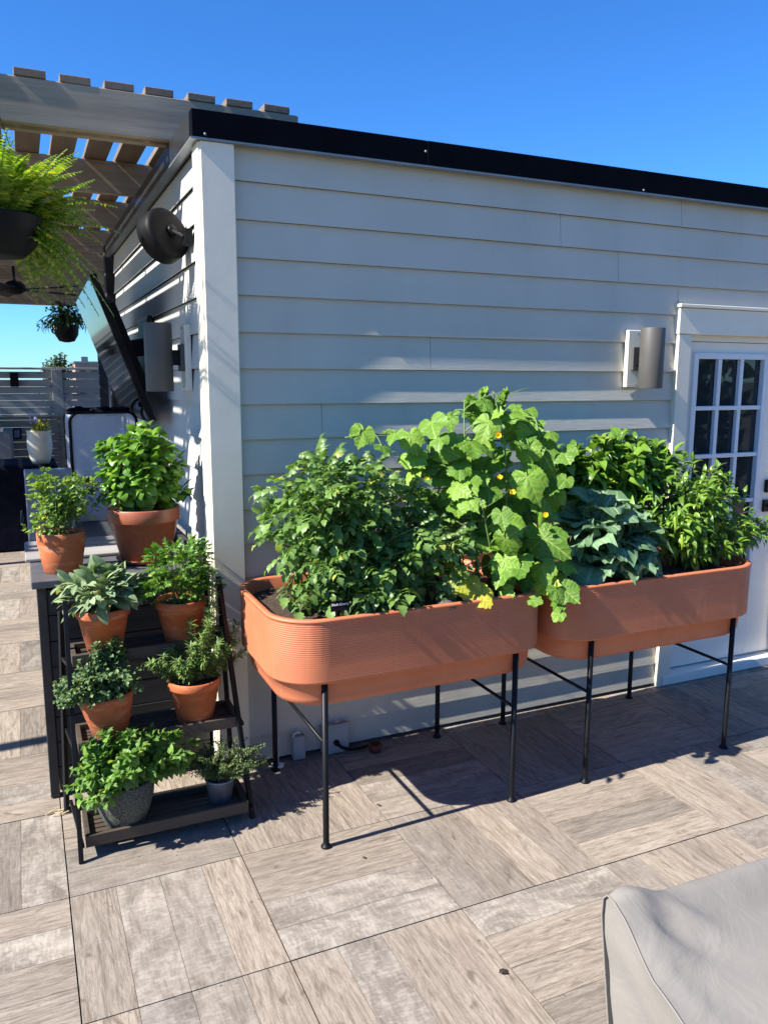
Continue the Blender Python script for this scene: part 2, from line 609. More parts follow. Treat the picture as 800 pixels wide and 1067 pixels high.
def T_lobed(seed=0, droop=.22, rip=.06):
    rs = np.random.default_rng(seed)
    key = [(-172, .10), (-150, .52), (-125, .60), (-104, .70), (-84, .68), (-62, .80), (-50, .84), (-30, .78), (-12, .92), (0, 1.02),
           (12, .92), (30, .78), (50, .84), (62, .80), (84, .68), (104, .70), (125, .60), (150, .52), (172, .10)]
    ka = np.array([k[0] for k in key], float)
    kr = np.array([k[1] for k in key], float) * rs.uniform(.93, 1.07, len(key))
    ang = np.linspace(-172, 172, 47)
    r = np.interp(ang, ka, kr)
    r *= 1 + .035 * np.where(np.arange(len(ang)) % 2, 1, -1)
    lob = np.array([-150, -104, -56, 0, 56, 104, 150])
    rings = [.3, .55, .8, 1.]
    V, UV, F = [(0, 0, 0)], [(.5, 0)], []
    ph = rs.uniform(0, 6, 3)
    for q in rings:
        for a, rr in zip(ang, r):
            x = math.sin(R(a)) * rr * q * .92
            y = math.cos(R(a)) * rr * q
            d = np.abs(lob - a).min()
            z = -droop * (rr * q) ** 2 + .075 * q * min(1, d / 26) + rip * q * q * math.sin(R(a) * 4 + ph[0]) + .025 * q * math.sin(R(a) * 2 + ph[1])
            V.append((x, y, z))
            UV.append((.5 + min(.5, d / 52) * (.35 + .65 * q), q * .8))
    n = len(ang)
    for k in range(n - 1):
        F.append((0, 1 + k + 1, 1 + k))
    for i in range(len(rings) - 1):
        for k in range(n - 1):
            a = 1 + i * n + k
            F.append((a, a + 1, a + n + 1, a + n))
    return np.array(V), F, np.array(UV)


def T_fan(seed=0, lobes=3, tooth=.16):
    """small divided leaflet (parsley, cilantro)"""
    rs = np.random.default_rng(seed)
    V, UV = [(0, 0, 0)], [(.5, 0)]
    m = lobes * 6 + 1
    for i in range(m):
        a = -1 + 2 * i / (m - 1)
        th = a * 1.15
        lob = abs(math.sin((a + 1) / 2 * PI * lobes))
        r = (.5 + .5 * lob ** .6) * (1 - .22 * a * a) * (1 + tooth * (1 if i % 2 else -1) * .6)
        V.append((math.sin(th) * r * .8, math.cos(th) * r, .1 * math.sin(a * 5 + seed) - .12 * r * r))
        UV.append((.5 + a / 2, r))
    F = [(0, i + 1, i) for i in range(1, m)]
    return np.array(V), F, np.array(UV)


def place(T, p, d, n, s, wx=1.):
    d = np.asarray(d, float)
    d = d / (np.linalg.norm(d) + 1e-9)
    n = np.asarray(n, float)
    n = n - d * (n @ d)
    if np.linalg.norm(n) < 1e-3:
        n = np.cross(d, (1., .1, 0))
    n = n / np.linalg.norm(n)
    x = np.cross(d, n)
    V = T[0]
    return np.asarray(p) + s * (V[:, :1] * wx * x + V[:, 1:2] * d + V[:, 2:] * n)


def compound(parts, rach=.01, seed=0, droop=.5):
    """leaflets (t along the rachis, side, size, template) merged to one leaf of unit length"""
    V, F, UV, n = [], [], [], 0

    def P(t):
        return np.array((0, t * (1 - .12 * droop * t), -droop * .45 * t * t))
    # rachis strip
    ts = np.linspace(0, .95, 5)
    for t in ts:
        for sgn in (-1, 1):
            V.append(P(t) + (sgn * rach, 0, 0))
            UV.append((.5, t))
    F += [(2 * i, 2 * i + 1, 2 * i + 3, 2 * i + 2) for i in range(4)]
    n = len(V)
    for t, side, sz, T in parts:
        d = np.array((side * .95, .45, -.25)) if side else np.array((0, 1, -.55 * droop))
        X = place(T, P(t), d, (0.1 * side, -.05, 1), sz)
        V += list(X)
        UV += [tuple(u) for u in T[2]]
        F += [tuple(i + n for i in f) for f in T[1]]
        n += len(X)
    return np.array(V), F, np.array(UV)


def tomato_leaf(seed):
    rs = np.random.default_rng(seed)
    P = []
    for t, sz in ((.28, .34), (.52, .42), (.74, .40)):
        for sd in (-1, 1):
            P.append((t + rs.uniform(-.04, .04), sd, sz * rs.uniform(.85, 1.15),
                      T_ovate(.58, .42, .22, rs.uniform(.4, .9), 7, .17, .03, seed=seed * 9 + int(t * 9) + sd)))
    P.append((.92, 0, .46, T_ovate(.62, .42, .22, .7, 7, .18, .03, seed=seed)))
    return compound(P, .012, seed, rs.uniform(.6, 1.3))


def parsley_leaf(seed, lace=1.):
    rs = np.random.default_rng(seed)
    P = [(t + rs.uniform(-.04, .04), sd, .42 * rs.uniform(.8, 1.1), T_fan(seed + i)) for i, t in enumerate((.45, .72)) for sd in (-1, 1)]
    P.append((.9, 0, .5, T_fan(seed + 5)))
    return compound(P, .012, seed, rs.uniform(.3, .8))


TP = dict(
    ov=[T_ovate(.60, .42, .25, .5 + .2 * k, 6, seed=k, ripple=.02) for k in range(5)],
    basil=[T_ovate(.66, .45, .20, .55 + .25 * k, 6, seed=k, cup=.35) for k in range(5)],
    pepper=[T_ovate(.50, .38, .30, .45 + .25 * k, 7, seed=k, ripple=.015) for k in range(5)],
    chili=[T_ovate(.38, .36, .30, .45 + .25 * k, 6, seed=k, ripple=.015) for k in range(5)],
    sage=[T_ovate(.42, .52, .18, .2 + .15 * k, 7, seed=k, q=.65) for k in range(5)],
    mint=[T_ovate(.62, .40, .22, .3 + .22 * k, 8, .07, .02, seed=k) for k in range(5)],
    small=[T_ovate(.68, .48, .25, .2 + .2 * k, 4, seed=k, q=.8) for k in range(4)],
    needle=[T_ovate(.12, .5, .1, .2 + .2 * k, 3, seed=k, q=.6) for k in range(3)],
    tiny=[T_ovate(.45, .5, .2, .3, 3, seed=k, q=.8) for k in range(3)],
    lob=[T_lobed(k, .08 + .06 * k, .018 + .008 * k) for k in range(6)],
    tom=[tomato_leaf(k) for k in range(8)],
    pars=[parsley_leaf(k) for k in range(6)],
    fan=[T_fan(k) for k in range(5)],
    kale=[T_ovate(.78, .56, .10, .5 + .22 * k, 14, .05, .075, .55, 7, k) for k in range(5)],
    blade=[T_ovate(.07, .4, .5, 1.2 + .4 * k, 6, seed=k, q=.5) for k in range(3)],
)


def T_kale(seed):
    rs = np.random.default_rng(seed)
    nL, cols = 26, 11
    V, UV, F = [], [], []
    y = z = 0.
    b0, b1 = rs.uniform(-.1, .15), rs.uniform(.9, 2.3)
    ph = rs.uniform(0, 6, 4)
    for i in range(nL + 1):
        t = i / nL
        a = b0 + b1 * max(0, t - .35) ** 1.3 * 1.6
        if i:
            y += math.cos(a) / nL
            z -= math.sin(a) / nL
        h = .035 + .30 * math.sin(PI * min(1, max(0, (t - .10) / .92)) ** .8) ** .5 if t > .1 else .03
        if i == nL:
            h = .10
        for k in range(cols):
            u = 2 * k / (cols - 1) - 1
            e = abs(u) ** 2.2
            rf = .10 * e * math.sin(t * 21 + ph[0] + (2.1 if u > 0 else 0)) + .045 * e * math.sin(t * 47 + ph[1] + u)
            st = rs.normal() * .008
            V.append((u * h * (1 + .06 * math.sin(t * 26 + ph[2]) * e), y + .02 * e * math.sin(t * 33 + ph[3]), z + .28 * abs(u) * h + (rf if t > .15 else 0) + st))
            UV.append((.5 + .5 * u, t))
    for i in range(nL):
        for k in range(cols - 1):
            a = i * cols + k
            F.append((a, a + 1, a + cols + 1, a + cols))
    return np.array(V), F, np.array(UV)


TP['kale'] = [T_kale(k) for k in range(8)]
SUN = np.array((-.765, -.045, .643))


def put(mb, kind, p, d, n, s, wx=1.):
    Ts = TP[kind]
    T = Ts[int(rng.integers(len(Ts)))]
    mb.add(place(T, p, d, n, s, wx), T[1], T[2])


def unit(v):
    v = np.asarray(v, float)
    return v / (np.linalg.norm(v) + 1e-9)


def bez(a, b, c, n):
    t = np.linspace(0, 1, n)[:, None]
    return (1 - t) ** 2 * np.asarray(a) + 2 * t * (1 - t) * np.asarray(b) + t * t * np.asarray(c)


def bush(L, ST, bases, blobs, nst, kind, size, gap, t0=.35, srad=.003, out=.7, upn=1., sunn=.5, tipn=3, arch=.45, whorl=1, droop=.0, pet=.01, shell=.45, ups=-.3):
    """stems from the soil into a crown made of blobs; leaves spiral up every stem"""
    wts = np.array([b[2] for b in blobs], float)
    wts /= wts.sum()
    for _ in range(nst):
        c, r, _w = blobs[rng.choice(len(blobs), p=wts)]
        while True:
            u = unit(rng.normal(size=3))
            if u[2] > ups:
                break
        tgt = np.array(c) + np.array(r) * u * rng.uniform(shell, 1.0) ** .6 * (rng.uniform(1.05, 1.22) if rng.random() < .12 else 1)
        b = np.array(bases[int(rng.integers(len(bases)))], float) + rng.normal(size=3) * (.012, .012, 0)
        ctl = b * .45 + tgt * .55
        ctl = np.array((b[0] * (1 - arch) + tgt[0] * arch, b[1] * (1 - arch) + tgt[1] * arch, b[2] + (tgt[2] - b[2]) * .75)) + rng.normal(size=3) * .012
        n = 12
        P = bez(b, ctl, tgt, n)
        ST.tube(P, np.linspace(srad, srad * .4, n), 5, False)
        Ln = np.linalg.norm(np.diff(P, axis=0), axis=1).sum()
        k = max(2, int(Ln * (1 - t0) / gap))
        phi = rng.uniform(0, 6.28)
        for i in range(k):
            t = t0 + (1 - t0) * (i + rng.uniform(.2, .8)) / k
            f = t * (n - 1)
            j = min(n - 2, int(f))
            p = P[j] + (P[j + 1] - P[j]) * (f - j)
            tg = unit(P[j + 1] - P[j])
            if .7 < p[0] < 3.2 and p[1] < -.05 and .7 < p[2] < .96:
                continue        # no leaf grows through the planter wall
            if abs(p[0] - 1.0) < .12 and p[1] < .10 and .85 < p[2] < 1.10:
                continue        # the plant marker stays in sight
            a = unit(np.cross(tg, (.13, .2, 1)))
            bb = np.cross(tg, a)
            for w in range(whorl):
                phi += 2.4 if whorl == 1 else PI
                rad = a * math.cos(phi) + bb * math.sin(phi)
                d = unit(rad * out + tg * (1 - out) + unit((p - np.array(c)) / np.array(r)) * .35 + np.array((0, 0, -droop)) + rng.normal(size=3) * .16)
                nn = np.array((0, 0, upn)) + SUN * sunn + rng.normal(size=3) * .28
                s = size * rng.uniform(.5, 1.18) * (.72 + .28 * math.sin(PI * min(1, t + .05)))
                put(L, kind, p + d * pet, d, nn, s)
            if whorl == 2:
                phi += PI / 2
        if .7 < tgt[0] < 3.2 and tgt[1] < -.05 and .7 < tgt[2] < .96:
            continue
        a = unit(np.cross(tg, (.13, .2, 1)))
        bb = np.cross(tg, a)
        for q in range(tipn):
            phi += 2.1
            rad = a * math.cos(phi) + bb * math.sin(phi)
            d = unit(tg * .8 + rad * .6 + rng.normal(size=3) * .1)
            put(L, kind, tgt, d, rad * -.2 + np.array((0, 0, upn)) + SUN * sunn, size * rng.uniform(.4, .7))


def stems_of(P, name, mb, mat):
    return mb.build(name, mat, P, True)


# ------------------------------------------------------------------ camera
cam = bpy.data.cameras.new('camera')
co = bpy.data.objects.new('camera', cam)
COL.objects.link(co)
cam.sensor_fit = 'HORIZONTAL'
cam.sensor_width = 36
cam.lens = 36 * 831.07 / 800
cam.clip_start = .05
cam.clip_end = 5000
r_ = Vector((.91133911, -.41164591, .00294503))
u_ = Vector((.06534718, .1517275, .98625986))
w_ = Vector((.40643668, .89862473, -.1651751))
co.matrix_world = Matrix(((r_.x, u_.x, -w_.x, -.0434), (r_.y, u_.y, -w_.y, -2.7488), (r_.z, u_.z, -w_.z, 1.7918), (0, 0, 0, 1)))
S.camera = co

# ------------------------------------------------------------------ sky and sun
EL, AZ = 41.5, 2.5           # elevation; degrees by which the light travels towards the front wall
sd = Vector((-math.cos(R(EL)) * math.cos(R(AZ)), -math.cos(R(EL)) * math.sin(R(AZ)), math.sin(R(EL))))
SUN = np.array(sd)
W = bpy.data.worlds.new('World')
S.world = W
W.use_nodes = True
wt = W.node_tree
bg = wt.nodes['Background']
sky = wt.nodes.new('ShaderNodeTexSky')
sky.sky_type = 'NISHITA'
sky.sun_disc = False
sky.sun_elevation = R(EL)
sky.sun_rotation = math.atan2(sd.x, sd.y)
sky.air_density = 1.0
sky.dust_density = 0
sky.ozone_density = 3.5
hs = wt.nodes.new('ShaderNodeHueSaturation')
hs.inputs['Saturation'].default_value = 1.12
wt.links.new(sky.outputs[0], hs.inputs['Color'])
mxs = wt.nodes.new('ShaderNodeMix')
mxs.data_type = 'RGBA'
mxs.blend_type = 'MULTIPLY'
mxs.inputs[0].default_value = 1
mxs.inputs[7].default_value = (.45, .89, 1.38, 1)
wt.links.new(hs.outputs[0], mxs.inputs[6])
wt.links.new(mxs.outputs[2], bg.inputs['Color'])
bg.inputs['Strength'].default_value = .066
sl = bpy.data.lights.new('sun', 'SUN')
sl.energy = 5.0
sl.angle = R(.55)
sl.color = (1, .945, .86)
so = bpy.data.objects.new('sun', sl)
COL.objects.link(so)
so.rotation_euler = sd.to_track_quat('Z', 'Y').to_euler()
S.view_settings.view_transform = 'Standard'
S.view_settings.look = 'None'
S.view_settings.exposure = 1.27
S.view_settings.gamma = 1
S.view_settings.use_curve_mapping = False
S.cycles.max_bounces = 6
S.cycles.diffuse_bounces = 3
S.cycles.transparent_max_bounces = 8
S.cycles.use_denoising = True

# ------------------------------------------------------------------ setting: ground and terrace floor
g = MB()
g.add([(-3000, -3000, -10), (3000, -3000, -10), (3000, 3000, -10), (-3000, 3000, -10)], [(0, 1, 2, 3)])
g.build('ground', M['ground'], kind='structure')
g = MB()
g.box(-6.2, 9.9, -6.2, 10.6, -.6, -.026)
g.build('roof_slab', M['subfloor'], kind='structure')

T = .61
fb = MB()
dist = []
forced = {(0, -1): {3: 0, 2: .75}, (1, -1): {0: 1}, (2, -2): {3: 1}, (-1, -1): {2: 1}, (-1, 0): {3: 1}, (1, -2): {1: 1, 0: .0}, (0, -2): {2: .7, 3: 0, 1: 1},
          (2, -1): {0: .55, 1: 0, 2: 0, 3: 0}, (3, -1): {0: 0, 1: 0, 2: 0, 3: 0}, (3, -2): {0: .5}}
rs = np.random.default_rng(3)
for i in range(-10, 16):
    for j in range(-10, 17):
        depth = (i + j) % 2 != 0
        if (i, j) == (0, -2):
            depth = True
        g1 = .0022
        x0, x1, y0, y1 = i * T + g1, (i + 1) * T - g1, j * T + g1, (j + 1) * T - g1
        zt = rs.uniform(-.0006, .0006)
        for k in range(4):
            a0, a1 = k / 4, (k + 1) / 4
            e = .0007
            if depth:
                xa, xb = x0 + (x1 - x0) * a0 + (e if k else 0), x0 + (x1 - x0) * a1 - (e if k < 3 else 0)
                q = [(xa, y0), (xb, y0), (xb, y1), (xa, y1)]
                uv = [(0, 0), (0, .15), (.6, .15), (.6, 0)]
            else:
                ya, yb = y0 + (y1 - y0) * a0 + (e if k else 0), y0 + (y1 - y0) * a1 - (e if k < 3 else 0)
                q = [(x0, ya), (x1, ya), (x1, yb), (x0, yb)]
                uv = [(0, 0), (.6, 0), (.6, .15), (0, .15)]
            off = rs.uniform(0, 40, 2)
            V = [(x, y, zt) for x, y in q] + [(x, y, -.02) for x, y in q]
            U = [(a + off[0], b + off[1]) for a, b in uv] * 2
            fb.add(V, [(0, 1, 2, 3), (0, 4, 5, 1), (1, 5, 6, 2), (2, 6, 7, 3), (3, 7, 4, 0)], U)
            dv = forced.get((i, j), {}).get(k)
            if dv is None:
                dv = .9 if rs.random() < .13 else (.4 if rs.random() < .15 else 0.)
            dist += [dv] * 5
fl = fb.build('terrace_floor', M['floor'], kind='structure')
at = fl.data.attributes.new('distress', 'FLOAT', 'FACE')
at.data.foreach_set('value', np.array(dist, np.float32))

# ------------------------------------------------------------------ the rooftop building
YW = .679
CX, CT = .678, .819
Z1, EX = 2.6027, .15393
bld = thing('rooftop_building', 'low rooftop building with grey lap siding, black roof edge and white door', 'building', (CX, YW, 0))


def lap_wall(name, mat, a0, a1, front, joints, openings, seed):
    """boards between a0 and a1; front(a, out, z) gives the world point"""
    mb = MB()
    ks = np.random.default_rng(seed)
    k = 0
    z = Z1 + EX
    zs = [Z1 - EX * i for i in range(-1, 18)]
    for i, zb in enumerate(zs):
        zt = zb + EX
        z0 = max(zb, .02)
        z1 = min(zt + .0, 2.74)
        if z1 - z0 < .01:
            continue
        segs = [(a0, a1)]
        extra = []
        for (o0, o1, oz0, oz1) in openings:
            if zb + .03 < oz1 and zt - .03 > oz0:
                segs = [s for a, b in segs for s in ((a, min(b, o0)), (max(a, o1), b)) if s[1] - s[0] > .02]
                if zt > oz1 + .005:
                    extra.append((o0 + .0012, o1 - .0012))
        out = []
        for a, b in segs:
            js = sorted(x for x in joints.get(i, []) if a + .1 < x < b - .1)
            e = [a] + js + [b]
            out += [(p + (.0012 if p != a else 0), q - (.0012 if q != b else 0)) for p, q in zip(e, e[1:])]
        for a, b, z0 in [(a, b, z0) for a, b in out] + [(a, b, openings[0][3] + .001) for a, b in extra]:
            n = max(2, int((b - a) / .25))
            xs = np.linspace(a, b, n + 1)
            V = []
            for x in xs:
                lip = .0160 + .0006 * math.sin(x * 2.3 + i * 1.7)
                V += [front(x, -.012, z0 + .022), front(x, lip - .0052, z0 + .022), front(x, lip - .0050, z0), front(x, lip, z0 + .0004), front(x, .0008, z1)]
            F = []
            for m in range(n):
                for q in range(4):
                    F.append((m * 5 + q, m * 5 + q + 1, (m + 1) * 5 + q + 1, (m + 1) * 5 + q))
            F.append((0, 4, 3, 2, 1))
            F.append(tuple(n * 5 + q for q in range(5)))
            mb.add(V, F)
    return mb.build(name, mat, bld)


YB = YW + .0160   # back plane of the boards
door_open = (3.27, 4.36, 0, 2.1975)
d0_, d1_ = 3.362, 4.275
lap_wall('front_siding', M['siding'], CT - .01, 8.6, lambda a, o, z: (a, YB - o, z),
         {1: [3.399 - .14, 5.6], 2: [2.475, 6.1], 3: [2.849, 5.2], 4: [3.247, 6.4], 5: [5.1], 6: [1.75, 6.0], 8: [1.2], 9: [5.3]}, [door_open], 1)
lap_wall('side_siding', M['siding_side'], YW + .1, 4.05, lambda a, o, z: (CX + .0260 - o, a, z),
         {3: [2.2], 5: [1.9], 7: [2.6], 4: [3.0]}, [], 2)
c = MB()
c.box(CX + .025, 8.6, YB + .20, 4.05, 0, 2.735)
c.box(CX + .03, d0_ - .03, YB + .02, YB + .1995, 0, 2.735)
c.box(d1_ + .03, 8.6, YB + .02, YB + .1995, 0, 2.735)
c.box(d0_ - .0295, d1_ + .0295, YB + .02, YB + .1995, 2.06, 2.735)
c.build('wall_core', M['subfloor'], bld)
c = MB()
c.box(CX + .003, CT, YW - .027, YW + .03, .015, 2.733)
c.build('corner_board', M['trim'], bld, bevel=.003)
c = MB()
c.box(CX - .006, CX + .03, YW - .012, YW + .098, .012, 2.7325)
c.build('corner_board', M['trim'], bld, bevel=.003)
# black roof edge with its grey drip line
c = MB()
for x0, x1 in ((CX - .03, 1.698), (1.7005, 5.1), (5.1025, 8.7)):
    c.box(x0, x1, YW - .036 - (.0015 if x0 > 1.6 else 0), YW + .02, 2.742, 2.848)
c.build('roof_edge', M['flash'], bld, bevel=.003)
c = MB()
c.box(CX - .03, CX + .02, YW + .0205, 4.12, 2.742, 2.848)
c.build('roof_edge', M['flash_side'], bld, bevel=.003)
c = MB()
c.box(CX - .036, 8.7, YW - .040, YW + .0, 2.7335, 2.7415)
c.box(CX - .036, CX + .0, YW + .0005, 4.12, 2.7335, 2.7415)
c.build('drip_edge', M['drip'], bld)
c = MB()
c.box(CX + .02, 8.6, YW + .02, 4.1, 2.74, 2.78)
c.build('roof', M['subfloor'], bld)
for x, z in ((.70, 2.755), (2.95, 2.752), (1.69, 2.80)):
    c = MB()
    c.lathe([(.001, 0), (.006, 0), (.006, .002), (.004, .0045), (.0005, .005)], (x, YW - .0385, z), 10, axis=(0, -1, 0))
    c.build('screw', M['drip'], bld, True)
for x, z, sc in ((.983, 2.633, 1), (2.933, 2.625, .8), (3.399, 2.640, .9), (3.31, 2.612, .5)):
    c = MB()
    c.lathe([(.002, 0), (.020, 0), (.017, .0015), (.001, .002)], (x, YB - .0070, z), 14, axis=(.02, -1, .05), wob=.35)
    c.v[-1] = (c.v[-1] - (x, YB - .007, z)) * (1.3 * sc, 1, .55 * sc) + (x, YB - .007, z)
    c.build('caulk_smear', M['smear'], bld, True)
# door with its casing
d0, d1, zt = 3.362, 4.275, 2.04
c = MB()
c.box(3.268, d0 - .002, YW - .022, YW + .03, .0, 2.036)
c.box(d1 + .002, d1 + .094, YW - .022, YW + .03, .0, 2.036)
c.box(3.262, d1 + .10, YW - .026, YW + .03, 2.0385, 2.178)
c.box(3.252, d1 + .11, YW - .040, YW + .03, 2.180, 2.198)
c.build('door_casing', M['trim'], bld, bevel=.003)
c = MB()
c.box(d0 - .02, d0 + .028, YW + .034, YW + .10, .07, 2.04)
c.box(d1 - .028, d1 + .02, YW + .034, YW + .10, .07, 2.04)
c.box(d0 + .03, d1 - .03, YW + .034, YW + .10, 2.005, 2.04)
c.build('door_jamb', M['door_white'], bld)
c = MB()
c.box(d0 - .06, d1 + .06, YW - .03, YW + .13, .004, .062)
c.build('door_sill', M['door_white'], bld, bevel=.004)
door = MB()
L0, L1, B0, B1 = 3.450, 4.040, .50, 1.942
yd = YW + .052
door.box(d0 + .030, L0 + .002, yd, yd + .045, .072, 2.002)
door.box(L1 - .002, d1 - .030, yd, yd + .045, .072, 2.002)
door.box(L0 + .003, L1 - .003, yd + .0005, yd + .045, B1 - .002, 2.002)
door.box(L0 + .003, L1 - .003, yd + .0005, yd + .045, .072, B0 + .002)
dr = door.build('door', M['door_white'], bld)
c = MB()
c.box(L0, L1, yd + .02, yd + .026, B0, B1)
c.build('glazing', M['glass'], dr)
c = MB()
fr = .034
c.box(L0, L0 + fr, yd - .016, yd + .019, B0, B1)
c.box(L1 - fr, L1, yd - .016, yd + .019, B0, B1)
c.box(L0 + fr, L1 - fr, yd - .0158, yd + .019, B1 - fr, B1)
c.box(L0 + fr, L1 - fr, yd - .0158, yd + .019, B0, B0 + fr)
for k in (1, 2):
    x = L0 + fr + (L1 - L0 - 2 * fr) * k / 3
    c.box(x - .014, x + .014, yd - .008, yd + .0185, B0 + fr, B1 - fr)
for k in range(1, 5):
    z = B1 - .034 - .2805 * k
    c.box(L0 + fr, L1 - fr, yd - .0092, yd + .018, z - .012, z + .012)
c.build('glazing_bars', M['muntin'], dr, bevel=.003)
c = MB()
c.box(4.10, 4.175, yd - .022, yd, 1.105, 1.185)
c.build('deadbolt', M['lock'], dr, bevel=.006)
c = MB()
c.box(4.095, 4.17, yd - .018, yd, .985, 1.06)
c.tube([(4.135, yd - .02, 1.02), (4.135, yd - .06, 1.02), (4.15, yd - .07, 1.02), (4.24, yd - .07, 1.015)], .010, 8)
c.build('door_handle', M['lock'], dr, bevel=.004)


# ------------------------------------------------------------------ wall lamps
def wall_lamp(label, wall_pt, out, side, h=.305, r=.062, reach=.13):
    """cylinder on an arm; out = outward normal of the wall, side = horizontal along it"""
    p = np.array(wall_pt, float)
    o_, s_ = np.array(out, float), np.array(side, float)
    t = thing('wall_lamp', label, 'wall lamp', p, 'cylinder wall lamps')
    b = MB()
    b.obox(p + o_ * .012, s_, o_, (0, 0, 1), .062, .014, .150)
    b.build('mounting_block', M['trim'], t, bevel=.004)
    b = MB()
    b.obox(p + o_ * .034, s_, o_, (0, 0, 1), .040, .010, .062)
    b.build('backplate', M['grey_metal'], t, bevel=.004)
    for zz_ in (-.135, .135):
        b = MB()
        b.lathe([(.001, 0), (.005, 0), (.004, .003), (.001, .0035)], p + o_ * .026 + np.array((0, 0, zz_)), 10, axis=o_)
        b.build('screw', M['drip'], t, True)
    b = MB()
    b.obox(p + o_ * (.04 + reach / 2 - .02), s_, o_, (0, 0, 1), .018, reach / 2 - .02, .035)
    b.build('arm', M['black_metal'], t, bevel=.003)
    b = MB()
    c0 = p + o_ * (reach + .012)
    b.lathe([(r * .86, -h / 2 + .006), (r * .9, -h / 2), (r, -h / 2), (r, h / 2), (r * .9, h / 2), (r * .86, h / 2 - .006)], c0, 48)
    cy = b.build('shade', M['grey_metal'], t, True, bevel=.0015)
    b = MB()
    b.lathe([(.001, -h / 2 + .010), (r * .84, -h / 2 + .010), (r * .84, -h / 2 + .014), (.001, -h / 2 + .014)], c0, 32)
    b.build('lens', M['glass'], cy)
    return t


wall_lamp('grey cylinder wall lamp on the front wall beside the white door', (2.975, YW - .001, 1.90), (0, -1, 0), (1, 0, 0), .31, .062, .125)
wall_lamp('grey cylinder wall lamp on the side wall in front of the television', (CX + .012, 1.10, 1.885), (-1, 0, 0), (0, 1, 0), .31, .063, .125)

# ------------------------------------------------------------------ round speaker on the side wall
sp = thing('outdoor_speaker', 'round black drum shaped speaker on a bracket high on the side wall', 'speaker', (CX, 1.02, 2.40))
ax = unit((-.50, .80, -.30))
sc_ = np.array((.585, 1.02, 2.415))
b = MB()
b.lathe([(.002, -.052), (.05, -.051), (.090, -.048), (.102, -.044), (.103, -.0435), (.111, -.037), (.1145, -.028), (.116, -.020), (.118, .012), (.118, .034), (.1175, .036), (.111, .042), (.102, .043), (.100, .038), (.002, .034)], sc_, 56, axis=ax)
body = b.build('drum', M['black_plastic'], sp, True)
b = MB()
b.lathe([(.002, .036), (.092, .041), (.098, .0375), (.002, .0355)], sc_ + ax * .001, 36, axis=ax)
b.build('grille', M['black_metal'], body, True)
b = MB()
piv = sc_ - ax * .049
b.lathe([(.002, 0), (.024, 0), (.024, .016), (.016, .022), (.002, .022)], piv, 20, axis=-ax)
b.build('knob', M['black_metal'], sp, True)
b = MB()
wl = np.array((CX + .004, .93, 2.40))
b.bar(piv - ax * .008, wl + np.array((-.02, 0, .0)), .034, .012, up=(0, 0, 1))
b.bar(wl + np.array((-.028, 0, 0)), wl + np.array((.008, 0, 0)), .05, .07)
b.build('bracket', M['black_metal'], sp, bevel=.003)

# ------------------------------------------------------------------ television
tv = thing('television', 'large black flat television tilted down on the side wall', 'television', (CX, 2.35, 1.95))
nT, fT = np.array((.31, 1.62, 2.30)), np.array((.335, 3.10, 2.30))
nB, fB = np.array((.575, 1.62, 1.555)), np.array((.60, 3.10, 1.555))
yy = unit(fT - nT)
zz = unit((nT - nB))
xx = unit(np.cross(yy, zz))
if xx[0] > 0:
    xx = -xx
ctr = (nT + fT + nB + fB) / 4
hw, hh = np.linalg.norm(fT - nT) / 2, np.linalg.norm(nT - nB) / 2
b = MB()
b.obox(ctr - xx * .018, xx, yy, zz, .018, hw, hh)
b.obox(ctr - xx * .060, xx, yy, zz, .026, hw * .8, hh * .62)
b.build('casing', M['black_plastic'], tv, bevel=.005)
b = MB()
b.obox(ctr + xx * .0012, xx, yy, zz, .0008, hw - .013, hh - .013)
b.build('screen', M['screen'], tv)
b = MB()
b.bar(ctr - xx * .08, (CX + .005, 2.35, 1.98), .10, .10)
b.box(CX - .02, CX + .012, 2.15, 2.55, 1.80, 2.15)
b.build('wall_bracket', M['black_metal'], tv, bevel=.004)

# ------------------------------------------------------------------ pergola
pg = thing('pergola', 'weathered grey wooden pergola with a slatted open roof', 'pergola', (-1, 1.15, 0))
XL, XR = -3.05, 1.262
ys = [1.15, 2.38, 3.5, 4.72, 5.95, 7.2, 8.45, 9.72]
for k, y in enumerate(ys):
    b = MB()
    xr = XR if y < 4 else XR - .05
    dz = .0 if k < 7 else .05
    b.box(XL - .12 + .013 * (k % 3), xr, y, y + .042, 2.853 - dz, 3.036)
    if k in (0, 7):
        b.box(XL - .10, xr - .004, y + .1, y + .142, 2.8535 - dz, 3.0355)
    b.build('beam', M['beam'], pg, bevel=.004)
for i in range(-17, 7):
    b = MB()
    x = .008 + .180 * i + rng.uniform(-.006, .006)
    if x < XL - .05:
        continue
    y0 = 1.147 + rng.uniform(-.004, .004)
    zj = rng.uniform(-.001, .001)
    b.box(x + .006, x + .131, y0, 9.9 + rng.uniform(-.05, .05), 3.0375 + zj, 3.0690 + zj)
    b.build('slat', M['slat'], pg, bevel=.003)
for x, y in ((XL, 1.19), (XL, 9.74), (XL, 5.5)):
    b = MB()
    b.box(x - .045, x + .045, y + .004, y + .098, 0, 2.85)
    b.build('post', M['post'], pg, bevel=.004)
b = MB()
b.box(.655, .775, 4.30, 4.42, 0, 2.85)
b.build('post', M['cab'], pg, bevel=.004)
b = MB()
b.box(1.02, 1.14, 9.60, 9.70, 0, 2.80)
b.build('post', M['cab'], pg, bevel=.004)

